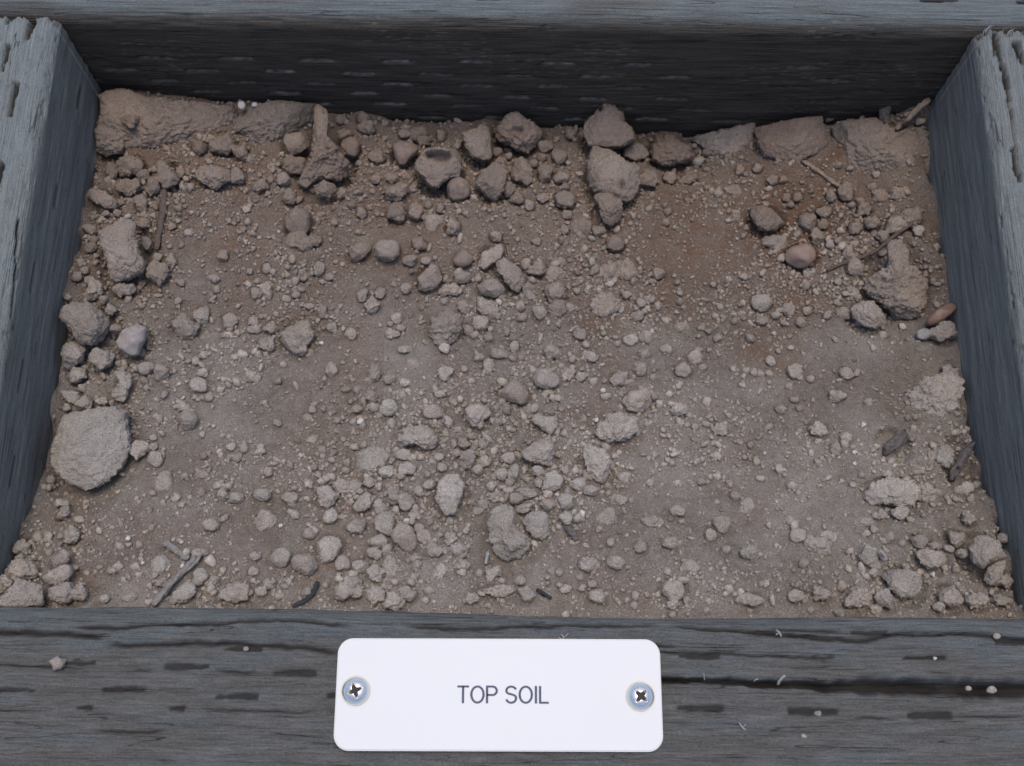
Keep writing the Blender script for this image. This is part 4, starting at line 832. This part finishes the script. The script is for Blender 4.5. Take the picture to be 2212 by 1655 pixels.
# ------------------------------------------------------------------ crumbs and grains nobody could count
def scatter(name, n, lv, dmin, dmax, power, label, seed, smoothbias):
    rg = np.random.default_rng(seed)
    x = rg.uniform(XL+.0005, XR-.0005, n*6); y = rg.uniform(YF+.0003, YB-.0003, n*6)
    keep = rg.uniform(size=len(x)) < (smoothbias+(1-smoothbias)*rough_map(x, y)**1.5)
    x, y = x[keep][:n], y[keep][:n]; n = len(x)
    d = dmin*(1-rg.uniform(size=n)*(1-(dmin/dmax)**power))**(-1/power)
    z = ground_z(x, y)+d*.2
    if lv == 1:      # grains that lie on the bigger clods
        PS = []
        for it in ITEMS:
            if max(it['w'], it['h']) > 40 and it['o'].data.materials[0] == M_CLOD:
                me_ = it['o'].data; c_ = np.zeros(len(me_.vertices)*3, np.float32); me_.vertices.foreach_get('co', c_); c_ = c_.reshape(-1, 3)
                up = c_[c_[:, 2] > np.percentile(c_[:, 2], 45)]; k_ = int(.009*it['w']*it['h'])
                PS.append(up[rg.integers(0, len(up), k_)]+np.array(it['o'].location))
        PS = np.concatenate(PS); d2 = rg.uniform(.0003, .00062, len(PS)); x = np.append(x, PS[:, 0]); y = np.append(y, PS[:, 1]); z = np.append(z, PS[:, 2]+.00004); d = np.append(d, d2); n = len(x)
    v, fc = ICO[lv]; NV = len(v)
    tmpl = []
    for k in range(24):
        t = v*(1+.18*rg.normal(size=(NV, 1)) if lv == 1 else 1+.55*fbm(v[:, :1]*1.1+k*7, v[:, 1:2]*1.1, v[:, 2:]*1.1, 3))
        if lv == 2:
            for _ in range(6):
                nn = rg.normal(size=3); nn /= np.linalg.norm(nn); t = t-np.maximum(0, t@nn-rg.uniform(.55, .8))[:, None]*nn
        tmpl.append(t*rg.uniform(.62, 1.2, 3))
    tmpl = np.array(tmpl)
    ti = rg.integers(0, 24, n); a = rg.uniform(0, 6.28, n); c_, s_ = np.cos(a), np.sin(a)
    B = tmpl[ti]*(d/2)[:, None, None]
    V = np.empty_like(B); V[..., 0] = B[..., 0]*c_[:, None]-B[..., 1]*s_[:, None]+x[:, None]; V[..., 1] = B[..., 0]*s_[:, None]+B[..., 1]*c_[:, None]+y[:, None]; V[..., 2] = B[..., 2]*.85+z[:, None]
    Q_ = (fc[None]+(np.arange(n)*NV)[:, None, None]).reshape(-1, 3)
    tv = np.repeat(rg.normal(size=n)*.13+.12-.12*sst(.06, .15, y), NV); wv = np.repeat(np.clip(rg.normal(size=n)*.15+.3*sst(.10, .175, y), 0, .6), NV)  # crumb colours darkened and reddened toward the back, shade painted in
    me = mesh_np(name, V.reshape(-1, 3), Q_, smooth=(lv > 1), tint=tv, warm=wv)
    o = link(name, me, M_GRAIN); tag(o, label, name.replace('_', ' '), kind='stuff')
scatter('soil_crumbs', 7200, 2, .00105, .0036, 2.0, 'small rounded crumbs of dry soil scattered all over the box', 3, .10)
scatter('soil_grains', 45000, 1, .0003, .00115, 1.5, 'fine gritty grains of dry soil covering the surface', 4, .30)
print('scatter', time.time()-T0)

# ------------------------------------------------------------------ name plate
PX, PY, PR = -.00122, .01256, .01019
plate = link('name_plate', None, None, None, (PX, PY, .0006)); plate.rotation_euler = (0, 0, PR)
tag(plate, 'white rounded name plate reading TOP SOIL, screwed to the front beam', 'name plate')
k = NT('white_plate', .38, .5); pos = k.n('ShaderNodeTexCoord').outputs['Object']
nz = k.noise(pos, 60, 4); k.l(k.mix(k.ramp(nz, .5, .8, 0, .35), (.635, .635, .63), (.62, .62, .615)), k.b.inputs['Base Color'])
sm = k.noise(pos, 900, 3); k.l(k.ramp(sm, .3, .7, .47, .50), k.b.inputs['Roughness']); M_PLATE = k.m
bm = bmesh.new(); W2, H2, RR = .0381, .0127, .0036; ring = []
for cx_, cy_, a0 in [(W2-RR, H2-RR, 0), (-W2+RR, H2-RR, 90), (-W2+RR, -H2+RR, 180), (W2-RR, -H2+RR, 270)]:
    for q in range(11): a = math.radians(a0+9*q); ring.append((cx_+RR*math.cos(a), cy_+RR*math.sin(a)))
vs = [bm.verts.new((a, b, 0)) for a, b in ring]; f_ = bm.faces.new(vs)
e_ = bmesh.ops.extrude_face_region(bm, geom=[f_]); bmesh.ops.translate(bm, verts=[g for g in e_['geom'] if isinstance(g, bmesh.types.BMVert)], vec=(0, 0, .0014))
top_e = [e for e in bm.edges if all(v.co.z > .001 for v in e.verts)]
bmesh.ops.bevel(bm, geom=top_e, offset=.0003, segments=3, affect='EDGES'); bmesh.ops.recalc_face_normals(bm, faces=bm.faces)
me = bpy.data.meshes.new('plate'); bm.to_mesh(me); bm.free()
link('plate', me, M_PLATE, plate)
def arc(cx, cy, rx, ry, a0, a1, n=20): return [(cx+rx*math.cos(math.radians(a0+(a1-a0)*q/n)), cy+ry*math.sin(math.radians(a0+(a1-a0)*q/n))) for q in range(n+1)]
def glyphs():
    G = {}
    G['T'] = (0.60, [[(0, .956), (.60, .956)], [(.30, .956), (.30, 0)]])
    G['O'] = (0.72, [arc(.36, .5, .315, .458, 0, 360, 48)])
    G['P'] = (0.60, [[(.05, 0), (.05, .956), (.34, .956)]+arc(.34, .716, .21, .24, 90, -90, 20)+[(.05, .476)]])
    G['S'] = (0.62, [arc(.31, .725, .25, .235, 18, 180, 16)+[(.075, .66), (.11, .60), (.18, .555), (.31, .52), (.44, .48), (.52, .43), (.558, .36)]+arc(.31, .285, .25, .245, 8, -168, 20)])
    G['I'] = (0.16, [[(.08, 0), (.08, 1)]]); G['L'] = (0.50, [[(.05, 1), (.05, .044), (.50, .044)]])
    return G
def stroke(bm, pts, w_):
    pts = [p for i_, p in enumerate(pts) if i_ == 0 or math.hypot(p[0]-pts[i_-1][0], p[1]-pts[i_-1][1]) > 1e-5]
    P = np.array(pts); closed = np.hypot(*(P[0]-P[-1])) < 1e-6
    L_, R_ = [], []
    for i_ in range(len(P)):
        if closed: t0 = P[1]-P[0] if i_ in (0, len(P)-1) else P[i_]-P[i_-1]; t1 = P[0]-P[-2] if i_ in (0, len(P)-1) else P[i_+1]-P[i_]
        else: t0 = P[i_]-P[i_-1] if i_ else P[1]-P[0]; t1 = P[i_+1]-P[i_] if i_ < len(P)-1 else P[i_]-P[i_-1]
        t0 = t0/np.hypot(*t0); t1 = t1/np.hypot(*t1); n0 = np.array([-t0[1], t0[0]]); n1 = np.array([-t1[1], t1[0]]); m_ = n0+n1; m_ = m_/max(1e-6, m_@n0)
        m_ = m_ if np.hypot(*m_) < 2 else m_/np.hypot(*m_)*1.42
        L_.append(bm.verts.new((*(P[i_]+m_*w_/2), 0))); R_.append(bm.verts.new((*(P[i_]-m_*w_/2), 0)))
    for i_ in range(len(P)-1): bm.faces.new((R_[i_], R_[i_+1], L_[i_+1], L_[i_]))
bm = bmesh.new(); G = glyphs(); x_ = 0
for ch in 'TOP SOIL':
    if ch == ' ': x_ += .30; continue
    wd, st = G[ch]
    for q in st: stroke(bm, [(x_+a, b) for a, b in q], .118)
    x_ += wd+.085
ex = bmesh.ops.extrude_face_region(bm, geom=list(bm.faces)); bmesh.ops.translate(bm, verts=[g for g in ex['geom'] if isinstance(g, bmesh.types.BMVert)], vec=(0, 0, .00005))
bmesh.ops.recalc_face_normals(bm, faces=bm.faces)
lm = bpy.data.meshes.new('lettering'); bm.to_mesh(lm); bm.free()
co = np.zeros(len(lm.vertices)*3, np.float32); lm.vertices.foreach_get('co', co); co = co.reshape(-1, 3)
mn, mx = co.min(0), co.max(0); tw, thh = .0214, .0041
co[:, 0] = (co[:, 0]-(mn[0]+mx[0])/2)*tw/(mx[0]-mn[0])+.0010; co[:, 1] = (co[:, 1]-(mn[1]+mx[1])/2)*thh/(mx[1]-mn[1])-.0001; co[:, 2] += .00142
lm.vertices.foreach_set('co', co.ravel()); lm.name = 'lettering'
lo = link('lettering', lm, plain('grey_violet_print', (.085, .09, .15), .6, .3, nscale=2000), plate); lo['label'] = 'dark grey words TOP SOIL'
# pan-head screws with a star recess
k = NT('bright_steel', .15, .5, 1.0); k.b.inputs['Base Color'].default_value = (.86, .80, .74, 1)
pos = k.n('ShaderNodeTexCoord').outputs['Object']; k.l(k.ramp(k.noise(pos, 1800, 3), .35, .7, .22, .36), k.b.inputs['Roughness']); M_STEEL = k.m
k = NT('recess_shade', .5, .3, .6); k.b.inputs['Base Color'].default_value = (.02, .02, .022, 1); M_RECESS = k.m
def screw(x, y, rot):
    R_, Hh = .0033, .0021; nr, na = 46, 120
    rr = np.linspace(0, 1, nr); th = np.linspace(0, 2*math.pi, na, endpoint=False)
    RRr, TT = np.meshgrid(rr, th, indexing='ij')
    xx, yy = RRr*R_*np.cos(TT), RRr*R_*np.sin(TT); zz = Hh*np.sqrt(np.clip(1-(RRr*.985)**2.0, 0, 1))
    c_, s_ = math.cos(rot), math.sin(rot); u_, v_ = xx*c_+yy*s_, -xx*s_+yy*c_
    arm = np.maximum((np.abs(u_) < .0017)*np.exp(-(v_/(.00042*(1.25-np.abs(u_)/.0020)))**4), (np.abs(v_) < .0017)*np.exp(-(u_/(.00042*(1.25-np.abs(v_)/.0020)))**4))
    zz = zz-arm*.0014
    V = np.stack([xx, yy, zz], -1).reshape(-1, 3); i_ = np.arange(nr-1)[:, None]; j_ = np.arange(na)[None]
    Q_ = np.stack([i_*na+j_, (i_+1)*na+j_, (i_+1)*na+(j_+1) % na, i_*na+(j_+1) % na], -1).reshape(-1, 4)
    s = link('screw', mesh_np('screw', V, Q_[na:] if False else Q_), M_STEEL, plate, (x, y, .0014))
    # floor of the star recess, its shade put in as near-black colour
    bm = bmesh.new(); pts = []
    for q in range(16):
        a = rot+q*math.pi/8; rad = [.0018, .0009, .00062, .0009][q % 4]; pts.append(bm.verts.new((rad*math.cos(a), rad*math.sin(a), 0)))
    f_ = bm.faces.new(pts); e_ = bmesh.ops.extrude_face_region(bm, geom=[f_]); bmesh.ops.translate(bm, verts=[g for g in e_['geom'] if isinstance(g, bmesh.types.BMVert)], vec=(0, 0, .0002))
    bmesh.ops.recalc_face_normals(bm, faces=bm.faces); me = bpy.data.meshes.new('star_recess'); bm.to_mesh(me); bm.free()
    link('star_recess', me, M_RECESS, s, (0, 0, .00115))
screw(-.0334, .0006, math.radians(20)); screw(.0331, -.0004, math.radians(48))

# ------------------------------------------------------------------ grit and fluff on the beams
def beam_grit(x, y, s, mat, label, z=.0008, kind='a', name='pebble', cat='pebble'):
    X_, Y_ = x, y; o = place(X_, Y_, s, s*.75, 0, kind, 0, mat=mat, name=name, hitz=z); tag(o, label, cat); return o
beam_grit(123, 1433, 36, M_SMOOTH['buff'], 'tan stone lying in a slot at the left of the front beam', .0012)
beam_grit(2091, 1487, 15, M_SMOOTH['buff'], 'left one of two pale grits stuck in the wide crack', 0, 'r')
beam_grit(2142, 1490, 20, M_SMOOTH['buff'], 'right, larger one of two pale grits stuck in the wide crack', 0, 'r')
beam_grit(1767, 1541, 15, M_SMOOTH['blue'], 'pale grit in the slot below the wide crack', -.0003, 'r')
beam_grit(2153, 1374, 16, M_SMOOTH['buff'], 'pale grit in the upper crack at the far right of the front beam', 0, 'r')
beam_grit(531, 1402, 13, M_SMOOTH['blue'], 'small pale grit in the upper left slot of the front beam', 0, 'r')
beam_grit(1737, 1590, 14, M_SMOOTH['buff'], 'pale grit on the lower right of the front beam', .0003, 'r')
beam_grit(2019, 1422, 9, M_SMOOTH['white'], 'tiny white grit in the slot above the wide crack', 0, 'r')
def fluff(label, pts, r, sub=()):
    P = np.array([at_z(float(x), float(y), z) for x, y, z in pts]); loc = P[0]; V, Q = tube(P-loc, [r*.7]*len(P), 6, .6, 2, .6)
    for s_ in sub:
        P2 = np.array([at_z(float(x), float(y), z) for x, y, z in s_]); V2, Q2 = tube(P2-loc, [r*.5]*len(P2), 5, .6, 5, .5); Q = np.vstack([Q, Q2+len(V)]); V = np.vstack([V, V2])
    tag(link('wood_fibre', mesh_np('wood_fibre', V, Q), M_FIBRE, None, loc), label, 'wood fibre', 'loose white fibres on the front beam')
fluff('thickest white curled fibre, standing in the crack right of the plate', [(1680, 1480, -.0004), (1684, 1470, .0012), (1692, 1462, .002), (1697, 1459, .002)], .0005)
fluff('small white curled fibre in the crack nearest the plate', [(1522, 1470, 0), (1521, 1462, .001), (1520, 1455, .0012)], .0002)
fluff('small hooked white fibre between the other two in the crack', [(1628, 1473, 0), (1632, 1468, .0012), (1638, 1467, .0012)], .00022)
fluff('tuft of white fluff touching the top edge of the plate', [(1214, 1388, .0004), (1218, 1376, .0012), (1212, 1370, .0012)], .0003, [[(1218, 1378, .001), (1228, 1368, .0015)], [(1216, 1382, .001), (1205, 1376, .001)]])
fluff('pale frayed fibre at the upper crack right of the plate', [(1676, 1360, .0002), (1684, 1366, .0015), (1688, 1376, .0008)], .00035, [[(1684, 1366, .0012), (1676, 1372, .0012)]])
fluff('thin pale scrap on the front beam just right of the plate bottom', [(1596, 1560, .0003), (1604, 1572, .0008), (1612, 1578, .0004)], .00025, [[(1604, 1572, .0006), (1612, 1564, .0008)]])
print('tris', sum(len(o.data.polygons)*(1 if len(o.data.polygons) and o.data.polygons[0].loop_total == 3 else 2) for o in bpy.data.objects if o.type == 'MESH'))
print('total', time.time()-T0, 'objects', len(bpy.data.objects))
